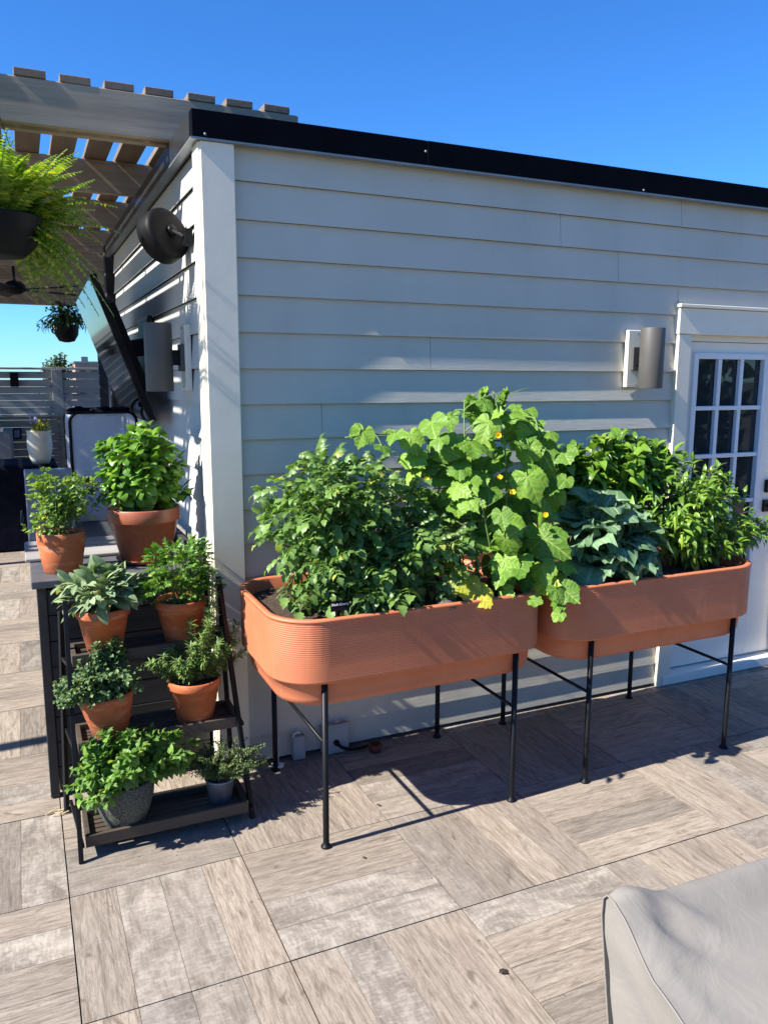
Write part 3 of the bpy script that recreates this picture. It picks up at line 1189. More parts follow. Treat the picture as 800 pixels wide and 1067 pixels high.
# ceiling fan
fan = thing('ceiling_fan', 'dark ceiling fan hanging under the far end of the pergola', 'ceiling fan', (-.02, 6.1, 2.95))
b = MB()
b.tube([(-.02, 6.1, 3.0), (-.02, 6.1, 2.72)], .014, 8)
b.build('rod', M['black_metal'], fan)
b = MB()
b.lathe([(.01, .07), (.06, .06), (.10, .02), (.10, -.03), (.05, -.06), (.01, -.065)], (-.02, 6.1, 2.66), 24)
b.build('motor', M['black_plastic'], fan, True)
for k in range(5):
    a = .5 + k * 2 * PI / 5
    b = MB()
    d = np.array((math.cos(a), math.sin(a), 0))
    b.obox(np.array((-.02, 6.1, 2.645)) + d * .40, d, (-d[1], d[0], .2), (0.0, 0, 1), .30, .065, .004)
    b.build('blade', M['black_plastic'], fan)

# ------------------------------------------------------------------ hanging plants


def hanger(t, c, rim, top):
    b = MB()
    for k in range(3):
        a = .4 + k * 2.09
        p = np.array(c) + (rim * math.cos(a), rim * math.sin(a), 0)
        b.tube([p, p * .5 + np.array(top) * .5 + (.004, 0, -.005), top], .0022, 5)
    b.build('hanger', M['black_metal'], t)


fc = np.array((-.095, .985, 2.43))
t = thing('hanging_fern', 'bright green fern in a black basket hanging from the front pergola beam', 'hanging plant', fc)
b = MB()
b.lathe([(.06, -.155), (.11, -.150), (.155, -.105), (.178, -.03), (.182, .0), (.186, .006), (.176, .008), (.168, -.005), (.01, -.02)], fc, 40)
b.build('pot', M['black_pot'], t, True)
b = MB()
b.lathe([(.165, -.03), (.165, -.012), (.01, -.004)], fc, 24)
b.build('soil', M['soil'], t)
hanger(t, fc, .175, (-.095, 1.12, 3.036))
L, ST = MB(), MB()
pin = T_ovate(.36, .35, .2, .35, 2, q=.8)
for k in range(210):
    a = rng.uniform(0, 2 * PI) if k < 172 else rng.uniform(-.5, 1.2)
    el = rng.uniform(.30, 1.5) if k < 172 else rng.uniform(-.45, .3)
    if math.sin(a) < -.3 and k < 172:
        el = max(el, .8)
    ln = rng.uniform(.28, .45) * (1 if k < 172 else .68)
    d = np.array((math.cos(a) * math.cos(el), math.sin(a) * math.cos(el), math.sin(el)))
    p0 = fc + np.array((math.cos(a), math.sin(a), 0)) * rng.uniform(0, .13) + (0, 0, -.005)
    sag = rng.uniform(.04, .18) * (ln / .4) if k < 172 else rng.uniform(.1, .28)
    p1 = p0 + d * ln * .55
    p2 = p0 + d * ln + np.array((0, 0, -sag)) + np.array((math.cos(a), math.sin(a), 0)) * .05
    if p2[2] > 2.83 and p2[1] > 1.05:
        p2[2] = 2.80
    n = 26
    P = bez(p0, p1, p2, n)
    ST.tube(P[::5], .0016, 4, False)
    for i in range(2, n):
        tt = i / (n - 1)
        wl_ = .052 * math.sin(PI * min(1, tt * .86 + .10)) ** .6 * (1.06 - tt * .45)
        tg = unit(P[i] - P[i - 1])
        sdv = unit(np.cross(tg, (0, 0, 1)) + rng.normal(size=3) * .04)
        nn = np.cross(sdv, tg)
        if nn[2] < 0:
            nn = -nn
        for sg in (-1, 1):
            L.add(place(pin, P[i], sdv * sg + tg * .35, nn, wl_ * rng.uniform(.9, 1.1), 1.25), pin[1], pin[2])
L.build('foliage', M['l_fern'], t, True)
ST.build('stem', M['stem_green'], t)

hc = np.array((.53, 8.0, 2.42))
t = thing('hanging_basket', 'small dark trailing plant hanging at the far end of the pergola', 'hanging plant', hc)
b = MB()
b.lathe([(.03, -.20), (.09, -.185), (.135, -.11), (.15, -.0), (.152, .01), (.14, .01), (.01, -.01)], hc, 28)
b.build('pot', M['black_pot'], t, True)
hanger(t, hc, .145, (.53, 8.0, 3.03))
L, ST = MB(), MB()
bush(L, ST, [hc], [(hc + (0, 0, .10), (.24, .24, .18), 2), (hc + (-.05, 0, .0), (.30, .28, .14), 1)], 60, 'pepper', .10, .035, .3, .003, tipn=3)
for k in range(40):
    a = rng.uniform(0, 6.28)
    put(L, 'blade', hc + (0, 0, .02), (math.cos(a), math.sin(a), .7), (0, 0, 1), rng.uniform(.3, .5))
L.build('foliage', M['l_spider'], t, True)
ST.build('stem', M['stem_green'], t)

# ------------------------------------------------------------------ elevated planters


def rr_loop(cx, cy, hx, hy, rad, n=10):
    P = []
    for qx, qy, a0 in ((1, 1, 0), (-1, 1, PI / 2), (-1, -1, PI), (1, -1, 1.5 * PI)):
        for k in range(n + 1):
            a = a0 + PI / 2 * k / n
            P.append((cx + qx * (hx - rad) + rad * math.cos(a), cy + qy * (hy - rad) + rad * math.sin(a)))
    return P


def planter(cx, cy, label):
    t = thing('raised_planter', label, 'planter', (cx, cy, 0), 'terracotta planters on black legs')
    HX, HY = .600, .362
    secs = [(HX - .10, HY - .10, .562, .12), (HX - .060, HY - .060, .566, .15), (HX - .040, HY - .040, .580, .16), (HX - .033, HY - .033, .600, .165),
            (HX - .028, HY - .028, .668, .17), (HX - .006, HY - .006, .6695, .18), (HX, HY, .676, .185)]
    z = .682
    while z < .9035:
        f = min(1, max(.25, (z - .70) / .09))
        for q, o in ((0, 0), (.25, -.0007), (.5, -.0014), (.75, -.0007)):
            secs.append((HX + o * f, HY + o * f, z + q * .0082, .185))
        z += .0082
    secs += [(HX, HY, .905, .185), (HX + .003, HY + .003, .911, .187), (HX + .002, HY + .002, .917, .186), (HX - .006, HY - .006, .920, .18),
             (HX - .020, HY - .020, .919, .17), (HX - .025, HY - .025, .912, .165), (HX - .032, HY - .032, .80, .16)]
    V, n = [], 0
    for hx, hy, zz_, rad in secs:
        lp = rr_loop(cx, cy, hx, hy, rad)
        n = len(lp)
        V += [(x, y, zz_) for x, y in lp]
    m = len(secs)
    F = [(i * n + k, i * n + (k + 1) % n, (i + 1) * n + (k + 1) % n, (i + 1) * n + k) for i in range(m - 1) for k in range(n)]
    F += [tuple(range(n - 1, -1, -1))]
    b = MB()
    b.add(V, F)
    b.build('basin', M['planter'], t, True)
    b = MB()
    lp = rr_loop(cx, cy, HX - .03, HY - .03, .16)
    zs_ = .868
    rings = [1, .8, .6, .4, .2]
    V = []
    for q in rings:
        V += [(cx + (x - cx) * q, cy + (y - cy) * q, zs_ + .014 * (1 - q) + rng.uniform(-.006, .006)) for x, y in lp]
    V.append((cx, cy, zs_ + .02))
    F = [(i * n + k, i * n + (k + 1) % n, (i + 1) * n + (k + 1) % n, (i + 1) * n + k) for i in range(4) for k in range(n)]
    F += [(4 * n + k, 4 * n + (k + 1) % n, 5 * n) for k in range(n)]
    b.add(V, F)
    b.build('soil', M['soil'], t, True)
    for sx in (-1, 1):
        for sy in (-1, 1):
            x, y = cx + sx * .423, cy + sy * .339
            b = MB()
            b.lathe([(.001, 0), (.021, 0), (.021, .006), (.017, .010), (.0125, .012), (.0120, .03), (.0120, .672), (.001, .672)], (x, y, 0), 20)
            b.build('leg', M['black_metal'], t, True)
        x = cx + sx * .423
        b = MB()
        b.tube([(x, cy - .339, .425), (x, cy + .339, .425)], .0075, 10)
        b.build('crossbar', M['black_metal'], t, True)
    return t


PX1, PX2, PY = 1.347, 2.584, .262
planter(PX1, PY, 'terracotta coloured ribbed planter on black legs holding tomato and cucumber plants')
planter(PX2, PY, 'terracotta coloured ribbed planter on black legs nearest the white door')

# tomato
SOIL = .88
t = thing('tomato_plant', 'dense dark green tomato plant at the corner end of its planter', 'plant', (1.12, .25, SOIL))
L, ST = MB(), MB()
blobs = [((1.10, .24, 1.28), (.30, .22, .26), 3), ((1.32, .28, 1.30), (.26, .20, .22), 2), ((1.03, .18, 1.12), (.22, .22, .20), 2),
         ((1.35, .10, 1.10), (.24, .16, .18), 1.5), ((.98, .28, 1.36), (.18, .16, .14), 1.0), ((1.32, .03, 1.02), (.24, .09, .10), 1.2), ((1.45, .2, 1.12), (.16, .16, .2), 1.)]
bush(L, ST, [(1.12, .25, SOIL), (1.3, .22, SOIL), (1.02, .22, SOIL)], blobs, 84, 'tom', .150, .052, .25, .005, out=.75, upn=1.0, sunn=.35, tipn=3, droop=.10, arch=.5, ups=-.5)
for p in ((.93, .14, .95), (.90, .26, .97), (1.13, .0, .95), (1.22, -.01, .97), (1.30, .0, .97), (1.40, .02, .97), (.88, .16, 1.0)):
    for k in range(2):
        put(L, 'tom', p, rng.normal(size=3) * (.6, .3, .25) + (-.2, -.5, .2), (0, -.3, 1), rng.uniform(.12, .16))
L.build('foliage', M['l_tomato'], t, True)
ST.build('stem', M['stem_green'], t, True)
# thin stakes in the tomato
tag(MB().build('x', None) if False else (lambda b: (b.tube([(.985, .36, .87), (.985, .36, 1.36)], .004, 8), b.build('plant_stake', M['black_metal'], None, origin=(.985, .36, .87)))[1])(MB()),
    'thin black stake standing at the wall side of the tomato plant', 'plant stake')

# trellis
b_ = thing('cucumber_trellis', 'black metal trellis standing behind the cucumber leaves', 'trellis', (1.80, .22, .87))
for x, y in ((1.62, .34), (2.0, .16), (1.82, .34)):
    b = MB()
    b.tube([(x, y, .82), (x, y, 1.54)], .0055, 10)
    b.build('upright', M['black_metal'], b_, True)
for z in (1.12, 1.34, 1.52):
    b = MB()
    for p, q in (((1.62, .34), (1.82, .34)), ((1.82, .34), (2.0, .16))):
        b.tube([(*p, z), (*q, z)], .003, 8)
    b.build('rung', M['black_metal'], b_, True)

# cucumber
t = thing('cucumber_plant', 'climbing cucumber with large lobed light green leaves and yellow flowers', 'plant', (1.78, .20, SOIL))
L, ST, LY = MB(), MB(), MB()
CU = [(1.89, 0.02, 1.35, 0.18), (1.72, -0.06, 1.04, 0.21), (1.95, -0.06, 1.11, 0.19), (1.74, 0.0, 1.2, 0.15), (1.68, 0.1, 1.52, 0.17), (2.0, 0.1, 1.47, 0.16), (1.51, 0.2, 1.59, 0.16), (1.56, 0.05, 1.35, 0.12), (1.7, 0.05, 1.32, 0.13), (1.58, 0.0, 1.3, 0.11), (1.88, -0.1, 1.0, 0.13), (1.99, -0.08, 0.92, 0.18), (1.54, -0.06, 0.96, 0.13), (1.41, 0.15, 1.47, 0.14), (1.53, 0.2, 1.51, 0.13), (1.82, -0.14, 0.90, 0.07), (1.91, -0.16, 0.87, 0.07), (1.98, 0.15, 1.54, 0.15), (1.55, 0.05, 1.27, 0.1), (1.84, 0.25, 1.66, 0.12), (1.68, 0.02, 1.11, 0.12), (1.19, 0.2, 1.56, 0.12), (1.36, 0.22, 1.56, 0.12), (1.39, 0.15, 1.4, 0.1), (1.72, 0.2, 1.62, 0.12), (1.92, 0.22, 1.6, 0.13), (1.86, 0.02, 0.96, 0.11), (2.05, -0.04, 1.0, 0.12), (2.02, 0.08, 1.21, 0.12), (1.88, 0.1, 1.11, 0.12), (1.83, 0.18, 1.44, 0.15), (1.56, 0.2, 1.41, 0.12), (2.10, 0.14, 1.26, 0.11), (2.08, 0.2, 1.35, 0.11), (1.72, -0.08, 0.93, 0.08), (1.68, 0.12, 1.37, 0.12)]
vines = [bez((1.80, .2, SOIL), (1.9, .1, 1.3), (1.80, .2, 1.74), 16), bez((1.82, .2, SOIL), (2.08, .05, 1.2), (1.98, .14, 1.62), 16),
         bez((1.76, .2, SOIL), (1.6, .1, 1.4), (1.66, .2, 1.7), 16), bez((1.8, .2, 1.3), (1.6, .25, 1.62), (1.12, .2, 1.56), 16),
         bez((1.80, .15, SOIL), (1.90, -.05, 1.05), (1.95, -.16, .84), 16), bez((1.78, .1, SOIL), (1.7, -.02, 1.0), (1.62, -.02, 1.3), 16)]
for v in vines:
    ST.tube(v, np.linspace(.006, .003, 16), 6)
    for i in range(4, 16, 2):
        o_ = np.array((rng.normal() * .05, -.05 - abs(rng.normal()) * .03, .03 * rng.normal()))
        if (v[i] + o_)[2] < 1.15 and (v[i] + o_)[0] > 2.0:
            continue
        CU.append((*(v[i] + o_), .13 * rng.uniform(.7, 1.1) * (1 if i < 13 else .7)))
AV = np.concatenate(vines)
for x, y, z, s in CU + [(rng.uniform(1.5, 2.08), rng.uniform(.12, .34), rng.uniform(.93, 1.66), rng.uniform(.09, .16)) for _ in range(84)]:
    p = np.array((x, y, z))
    nn = np.array((-.42, -.48, .75)) + rng.normal(size=3) * .28
    d = np.array((rng.normal() * .5, -.45, -.65 + rng.normal() * .3))
    d = unit(d - nn * (d @ nn) / (nn @ nn))
    base = p - d * s * .25
    tgt_ = LY if (abs(x - 1.54) < .001 and abs(z - .96) < .001) else L
    put(tgt_, 'lob', base, d, nn, s * .66)
    q = AV[np.argmin(((AV - base - (0, .03, -.03)) ** 2).sum(1))]
    ST.tube(bez(q, (q + base) / 2 + (0, .01, .03), base, 6), np.linspace(.0032, .0022, 6), 5, False)
for p in ((1.50, -.03, 1.0), (1.58, -.07, .945)):
    put(LY, 'lob', p, (.2, -.6, -.4), (-.4, -.5, .7), .085)
# crown of young shoots
for p, s in (((1.70, .22, 1.70), .05), ((1.76, .22, 1.73), .045), ((1.87, .24, 1.70), .05), ((1.80, .25, 1.69), .05), ((1.72, .25, 1.66), .06), ((1.9, .26, 1.73), .04)):
    ST.tube(bez((1.79, .22, 1.58), (1.78, .22, 1.66), p, 6), .0028, 5, False)
    for k in range(5):
        put(L, 'lob', p, rng.normal(size=3) * (1, 1, .6) + (0, 0, .7), rng.normal(size=3) + (0, -.5, .5), s * rng.uniform(.5, 1))
L.build('foliage', M['l_cuke'], t, True)
LY.build('yellow_leaf', M['l_yel'], t, True)
# tendrils
for p0, p1, p2 in (((1.58, .05, 1.24), (1.66, -.02, 1.27), (1.74, -.04, 1.35)), ((1.70, .22, 1.70), (1.76, .2, 1.80), (1.83, .2, 1.72)), ((1.9, -.15, .9), (1.96, -.18, .80), (2.03, -.15, .72)),
                   ((1.58, .2, 1.62), (1.63, .18, 1.66), (1.70, .2, 1.66)), ((1.9, .24, 1.72), (1.96, .2, 1.76), (2.0, .2, 1.75))):
    ST.tube(bez(p0, p1, p2, 14), np.linspace(.002, .0008, 14), 5, False)
ST.build('stem', M['stem_green'], t, True)
pet = T_ovate(.62, .5, .25, -.5, 5, q=.7)
for p in ((1.75, .07, 1.56), (1.43, .09, 1.38), (1.70, -.03, 1.39), (1.74, -.05, 1.33), (1.95, .0, 1.22)):
    b = MB()
    f0 = unit(np.array((-.3, -.7, .5)) + rng.normal(size=3) * .25)
    a0 = unit(np.cross(f0, (0, 0, 1)))
    c0 = np.cross(f0, a0)
    for k in range(5):
        a = k * 2 * PI / 5
        rd = a0 * math.cos(a) + c0 * math.sin(a)
        b.add(place(pet, p, rd * .75 + f0 * .65, f0 - rd * .4, rng.uniform(.018, .027)), pet[1], pet[2])
    b.build('flower', M['yellow'], t, True)
# two cucumbers
for p, q in (((1.955, .04, 1.30), (1.945, .03, 1.16)),):
    b = MB()
    b.tube(bez(p, (np.array(p) + q) / 2 + (.01, 0, 0), q, 9), [.005, .011, .014, .015, .015, .015, .014, .010, .004], 12)
    b.build('fruit', M['l_cuke'], t, True)

# pepper plant (back)
t = thing('pepper_plant', 'bushy bright green pepper plant against the wall behind the kale', 'plant', (2.52, .42, SOIL))
L, ST = MB(), MB()
bush(L, ST, [(2.4, .42, SOIL), (2.62, .40, SOIL)], [((2.42, .40, 1.28), (.26, .15, .20), 2), ((2.72, .38, 1.30), (.26, .16, .21), 2), ((2.58, .36, 1.38), (.24, .14, .15), 1.4), ((2.80, .32, 1.36), (.2, .14, .14), 1), ((2.30, .38, 1.34), (.12, .12, .10), .6)],
     92, 'pepper', .115, .028, .25, .004, tipn=4, sunn=.7)
L.build('foliage', M['l_pepper'], t, True)
ST.build('stem', M['stem_green'], t, True)

# kale
t = thing('kale_plant', 'blue green kale plant with broad ruffled leaves', 'plant', (2.36, .12, SOIL))
L, ST = MB(), MB()
K0 = np.array((2.36, .14, SOIL))
KT = [(2.20, .16, 1.30), (2.30, .18, 1.36), (2.42, .18, 1.34), (2.52, .14, 1.30), (2.60, .10, 1.22), (2.12, .08, 1.20), (2.08, .02, 1.08), (2.16, -.04, 1.14), (2.26, .02, 1.26), (2.38, .04, 1.28), (2.48, .0, 1.22),
      (2.20, -.09, 1.02), (2.30, -.08, 1.08), (2.42, -.07, 1.10), (2.54, -.05, 1.08), (2.64, -.02, 1.06), (2.67, .04, 1.14), (2.13, -.08, .96), (2.36, -.11, .97), (2.50, -.10, .98), (2.62, -.09, .94), (2.32, .10, 1.34), (2.56, .18, 1.26), (2.44, .08, 1.20), (2.28, -.03, 1.16)]
for tip in KT + [tuple(np.array(q) + rng.normal(size=3) * (.05, .03, .04)) for q in KT[5:21]]:
    tip = np.array(tip)
    dirv = tip - K0
    st = K0 + dirv * .12 + (0, 0, .03)
    ST.tube(bez(K0, K0 + dirv * .06 + (0, 0, .02), st, 5), np.linspace(.008, .006, 5), 6)
    d = unit(unit(tip - st) + (0, 0, .35))
    inw = np.array((K0[0] - tip[0], K0[1] - tip[1], 0)) * 1.6
    nn = np.array((-.15, -.05, .55)) + inw + rng.normal(size=3) * .22
    put(L, 'kale', st, d, nn, np.linalg.norm(tip - st) * rng.uniform(.92, 1.12), rng.uniform(.75, 1.05))
L.build('foliage', M['l_kale'], t, True)
ST.build('stem', M['stem_green'], t, True)

# chili plant
t = thing('chili_plant', 'spreading chili plant with narrow leaves and pale peppers in front of the door', 'plant', (2.93, .22, SOIL))
L, ST = MB(), MB()
bush(L, ST, [(2.92, .22, SOIL), (2.98, .25, SOIL)], [((2.88, .16, 1.18), (.28, .22, .22), 2.4), ((3.12, .20, 1.10), (.26, .18, .16), 1.6), ((2.85, .08, 1.05), (.22, .14, .12), 1.4), ((2.98, .06, .97), (.26, .10, .06), .9), ((3.10, .04, 1.03), (.16, .09, .08), .9), ((3.28, .20, 1.03), (.20, .12, .12), .8), ((3.02, .26, 1.28), (.22, .15, .12), .9)],
     150, 'chili', .088, .022, .25, .0035, tipn=3, sunn=.7, droop=.12)
bush(L, ST, [(2.98, .22, SOIL)], [((3.38, .2, 1.02), (.16, .08, .07), 1)], 7, 'pepper', .085, .05, .5, .003, tipn=3, droop=.3)
L.build('foliage', M['l_chili'], t, True)
ST.build('stem', M['stem_brown'], t, True)
for p in ((2.70, .03, 1.16), (2.80, .0, 1.04), (3.0, .0, 1.03), (2.72, .0, 1.08)):
    b = MB()
    p = np.array(p)
    b.tube([p, p + (.004, 0, -.02), p + (.006, -.003, -.045), p + (.002, -.004, -.075)], [.003, .008, .007, .002], 10)
    b.build('pepper', M['l_podgreen'], t, True)
# withered leaves on the soil
t = thing('lettuce_plant', 'small withered reddish plant beneath the chili leaves', 'plant', (3.03, .0, SOIL))
L = MB()
for k in range(26):
    a = rng.uniform(0, 6.28)
    put(L, 'small', np.array((3.03, -.02, .88)) + np.clip(rng.normal(size=3), -1, 1) * (.06, .02, .006), (math.cos(a), math.sin(a), .8), (0, 0, 1), rng.uniform(.03, .06))
L.build('foliage', M['l_dry'], t, True)

# plant marker
t = thing('plant_marker', 'small black plant marker with white handwriting in front of the tomato', 'plant marker', (.995, -.045, .87))
b = MB()
b.obox((.997, -.052, .952), (1, 0, 0), (0, .15, 1), (0, -1, .15), .038, .020, .0012)
b.build('plate', M['black_plastic'], t, bevel=.0008)
b = MB()
b.bar((.985, -.050, .86), (.985, -.049, .93), .003, .003)
b.bar((1.008, -.050, .86), (1.008, -.049, .93), .003, .003)
b.build('prong', M['black_metal'], t)
for i, tx in enumerate(('Black Cherry', 'Hot Variety')):
    cu = bpy.data.curves.new('lettering', 'FONT')
    cu.body = tx
    cu.size = .0128
    cu.align_x = 'CENTER'
    cu.extrude = .0002
    cu.offset = .0003
    tmp = bpy.data.objects.new('lettering_curve', cu)
    me = bpy.data.meshes.new_from_object(tmp)
    bpy.data.objects.remove(tmp)
    me.materials.clear()
    me.materials.append(M['white_text'])
    o = bpy.data.objects.new('lettering', me)
    COL.objects.link(o)
    o.parent = t
    o.location = (.002 - .006 * i, -.0092, .084 - .0140 * i)
    o.rotation_euler = (R(90 - 8), 0, R(0))

# stone lying on the rim soil
b = MB()
b.lathe([(.004, 0), (.035, .004), (.045, .018), (.03, .032), (.004, .036)], (1.455, -.055, .885), 14, wob=.15)
tag(b.build('stone', M['stone'], None, True, origin=(1.455, -.055, .885)), 'pale speckled stone on the soil at the planter rim', 'stone')

# ------------------------------------------------------------------ plant rack
t = thing('plant_rack', 'black metal folding plant rack with three dark wood shelves', 'plant stand', (.38, .40, 0))


def bar2(name, p, q, w=.018, h=.018):
    b = MB()
    b.bar(p, q, w, h)
    return b.build(name, M['black_metal'], t, bevel=.002)


xa, xb = .052, .722
bar2('front_leg', (xa, .195, 0), (xa + .01, .440, .95))
bar2('front_leg', (xb - .004, .240, 0), (xb - .062, .465, .95))
bar2('rear_leg', (xa - .03, .60, 0), (xa - .005, .55, .88))
bar2('rear_leg', (xb + .0, .60, 0), (xb - .03, .62, .94))
bar2('rail', (xa - .03, .598, .012), (xa + .04, .598, .012))
for zs_, y0, y1, xs0, xs1 in ((.045, .215, .425, .073, .697), (.365, .335, .53, .072, .700), (.674, .46, .63, .074, .690)):
    b = MB()
    b.box(xs0, xs1, y0, y0 + .018, zs_, zs_ + .046)
    b.box(xs0, xs1, y1 - .018, y1, zs_, zs_ + .046)
    b.box(xs0, xs0 + .018, y0 + .0185, y1 - .0185, zs_ + .001, zs_ + .045)
    b.box(xs1 - .018, xs1, y0 + .0185, y1 - .0185, zs_ + .001, zs_ + .045)
    n = 5
    w = (y1 - y0 - .044) / n
    for k in range(n):
        ya = y0 + .022 + k * w
        b.box(xs0 + .0185, xs1 - .0185, ya + .004, ya + w - .004, zs_ + .010, zs_ + .024)
    b.build('shelf', M['wood_dark'], t, bevel=.002)
    bar2('shelf_arm', (xa + .01, y0, zs_ + .01), (xa - .012, .58, zs_ + .01), .012, .016)
    bar2('shelf_arm', (xb - .012, y0, zs_ + .01), (xb - .01, .60, zs_ + .01), .012, .016)

SH = (.070, .390, .699)   # pot heights on the shelves


def pot_profile(rt, rb, h, rim_h=.03, rim_o=.008, th=.009):
    return [(rb - .012, .002), (rb - .004, 0), (rb, .004), (rt - rim_o, h - rim_h), (rt - .002, h - rim_h + .001), (rt, h - rim_h + .004), (rt, h - .004), (rt - .003, h),
            (rt - th + .002, h), (rt - th, h - .003), (rt - th - .004, h - .05), (rb * .6, h - .055)]


def potted(name, label, c, rt, rb, h, mat, rim_h=.035, rim_o=.008, tilt=0, prof=None, saucer=False, soil=.022):
    t = thing(name, label, 'potted plant', c)
    b = MB()
    b.lathe(prof or pot_profile(rt, rb, h, rim_h, rim_o), c, 48)
    p = b.build('pot', mat, t, True)
    b = MB()
    n = 28
    V = []
    for q in (1, .75, .5, .25):
        for k in range(n):
            a = 2 * PI * k / n
            V.append((c[0] + (rt - .009) * q * math.cos(a), c[1] + (rt - .009) * q * math.sin(a), c[2] + h - soil + rng.uniform(-.004, .004)))
    V.append((c[0], c[1], c[2] + h - soil))
    F = [(i * n + k, i * n + (k + 1) % n, (i + 1) * n + (k + 1) % n, (i + 1) * n + k) for i in range(3) for k in range(n)]
    F += [(3 * n + k, 3 * n + (k + 1) % n, 4 * n) for k in range(n)]
    b.add(V, F)
    b.build('soil', M['soil'], t, True)
    if saucer:
        b = MB()
        b.lathe([(rb, -.001), (rb + .012, .002), (rb + .022, .014), (rb + .024, .018), (rb + .018, .018), (rb + .010, .006), (rb + .002, .005)], c, 48)
        b.build('saucer', mat, t, True)
    if tilt:
        t.rotation_euler = tilt
    return t


def fin(t, L, ST, lm, sm='stem_green'):
    L.build('foliage', M[lm], t, True)
    ST.build('stem', M[sm], t, True)


# sage
c = np.array((.205, .545, SH[2]))
t = potted('potted_sage', 'pale grey green sage in a terracotta pot on the top rack shelf', c, .105, .068, .185, M['terra'])
L, ST = MB(), MB()
b0 = c + (0, 0, .17)
bush(L, ST, [b0 + (dx, dy, 0) for dx, dy in ((0, 0), (-.03, .01), (.03, .0), (0, -.03))], [(b0 + (-.01, -.01, .075), (.145, .12, .085), 1)], 34, 'sage', .104, .020, .35, .003, tipn=4, out=.6, sunn=.8, shell=.5)
fin(t, L, ST, 'l_sage')
# parsley
c = np.array((.515, .545, SH[2]))
t = potted('potted_parsley', 'leafy green parsley in a terracotta pot on the top rack shelf', c, .105, .070, .185, M['terra'])
L, ST = MB(), MB()
b0 = c + (0, 0, .165)
bush(L, ST, [b0 + (dx, dy, 0) for dx, dy in ((0, 0), (-.02, .01), (.02, .0))], [(b0 + (.0, -.01, .15), (.145, .13, .11), 1.3), (b0 + (-.03, -.02, .08), (.15, .11, .06), .7)], 58, 'pars', .075, .045, .62, .002, tipn=2, out=.6, sunn=.6, shell=.35)
fin(t, L, ST, 'l_parsley')
# oregano
c = np.array((.20, .425, SH[1]))
t = potted('potted_oregano', 'small leaved oregano spilling over a leaning terracotta pot', c, .105, .066, .18, M['terra'], rim_o=.002, rim_h=.03, tilt=(0, R(-4), 0))
L, ST = MB(), MB()
b0 = c + (0, 0, .165)
bush(L, ST, [b0 + (dx, dy, 0) for dx, dy in ((0, 0), (-.05, .01), (.05, .0), (0, -.05))], [(b0 + (-.015, -.02, .06), (.175, .14, .10), 2), (b0 + (-.10, -.05, .03), (.11, .08, .07), .9), (b0 + (.06, .02, .13), (.05, .05, .09), .4), (b0 + (-.03, .02, .13), (.05, .05, .09), .4)],
     150, 'small', .028, .0125, .25, .0014, whorl=2, tipn=4, out=.85, sunn=.7, shell=.5, pet=.002)
fin(t, L, ST, 'l_oreg')
# rosemary
c = np.array((.535, .425, SH[1]))
t = potted('potted_rosemary', 'upright needle leaved rosemary in a terracotta pot on the middle shelf', c, .108, .072, .185, M['terra'])
L, ST = MB(), MB()
b0 = c + (0, 0, .17)
RS = [((.085, -.02, .36), 1), ((.075, .0, .27), 1), ((.06, -.05, .20), 1), ((.10, .03, .22), 1), ((.03, -.04, .16), 1), ((-.02, -.05, .14), 1), ((-.11, -.03, .10), 1), ((-.15, -.02, .085), 1), ((.16, -.02, .12), 1), ((.20, -.04, .10), 1), ((.13, .02, .17), 1), ((0, .0, .19), 1),
      ((-.06, -.06, .09), 1), ((.02, -.08, .10), 1), ((.11, -.06, .11), 1), ((.17, .03, .17), 1), ((-.05, .03, .12), 1), ((.05, -.03, .24), 1), ((-.08, 0, .12), 1), ((.04, .05, .16), 1), ((.08, -.07, .13), 1), ((0, -.07, .13), 1), ((-.03, -.08, .07), 1)]
for (dx, dy, dz), _ in RS:
    tip = b0 + np.array((dx, dy, dz)) * (1.12, 1.1, 1.28) + rng.normal(size=3) * .006
    st = b0 + (dx * .25, dy * .25, 0)
    P = bez(st, st * .5 + tip * .5 + (dx * .15, 0, -.01 if dz > .15 else .0), tip, 24)
    ST.tube(P[::4], .0018, 5, False)
    for i in range(3, 24):
        tg = unit(P[i] - P[i - 1])
        a = unit(np.cross(tg, (.1, .3, 1)))
        bb = np.cross(tg, a)
        for q in range(9):
            ph = rng.uniform(0, 6.28)
            rd = a * math.cos(ph) + bb * math.sin(ph)
            put(L, 'needle', P[i] + tg * rng.uniform(-.005, .005), rd * .85 + tg * .65, np.array((0, 0, 1)) + SUN * .5, rng.uniform(.022, .036), 1.3)
fin(t, L, ST, 'l_rose', 'stem_brown')
# mint in the stone pot
c = np.array((.228, .315, SH[0] - .002))
pr = [(.062, .002), (.072, 0), (.078, .006), (.098, .06), (.112, .11), (.116, .15), (.112, .175), (.108, .182), (.098, .18), (.098, .14), (.03, .13)]
t = potted('potted_mint', 'bushy mint in a round charcoal stone pot on the bottom shelf', c, .112, .07, .182, M['stone'], prof=pr)
L, ST = MB(), MB()
b0 = c + (0, 0, .165)
bush(L, ST, [b0 + (dx, dy, 0) for dx, dy in ((0, 0), (-.05, .01), (.05, .0), (0, -.04))], [(b0 + (.01, -.02, .09), (.20, .15, .15), 2), (b0 + (.14, -.02, .08), (.15, .11, .10), 1), (b0 + (-.10, -.06, .03), (.12, .10, .09), .9)],
     92, 'mint', .058, .020, .3, .0022, whorl=2, tipn=4, out=.85, sunn=.7, shell=.45, pet=.004)
fin(t, L, ST, 'l_mint')
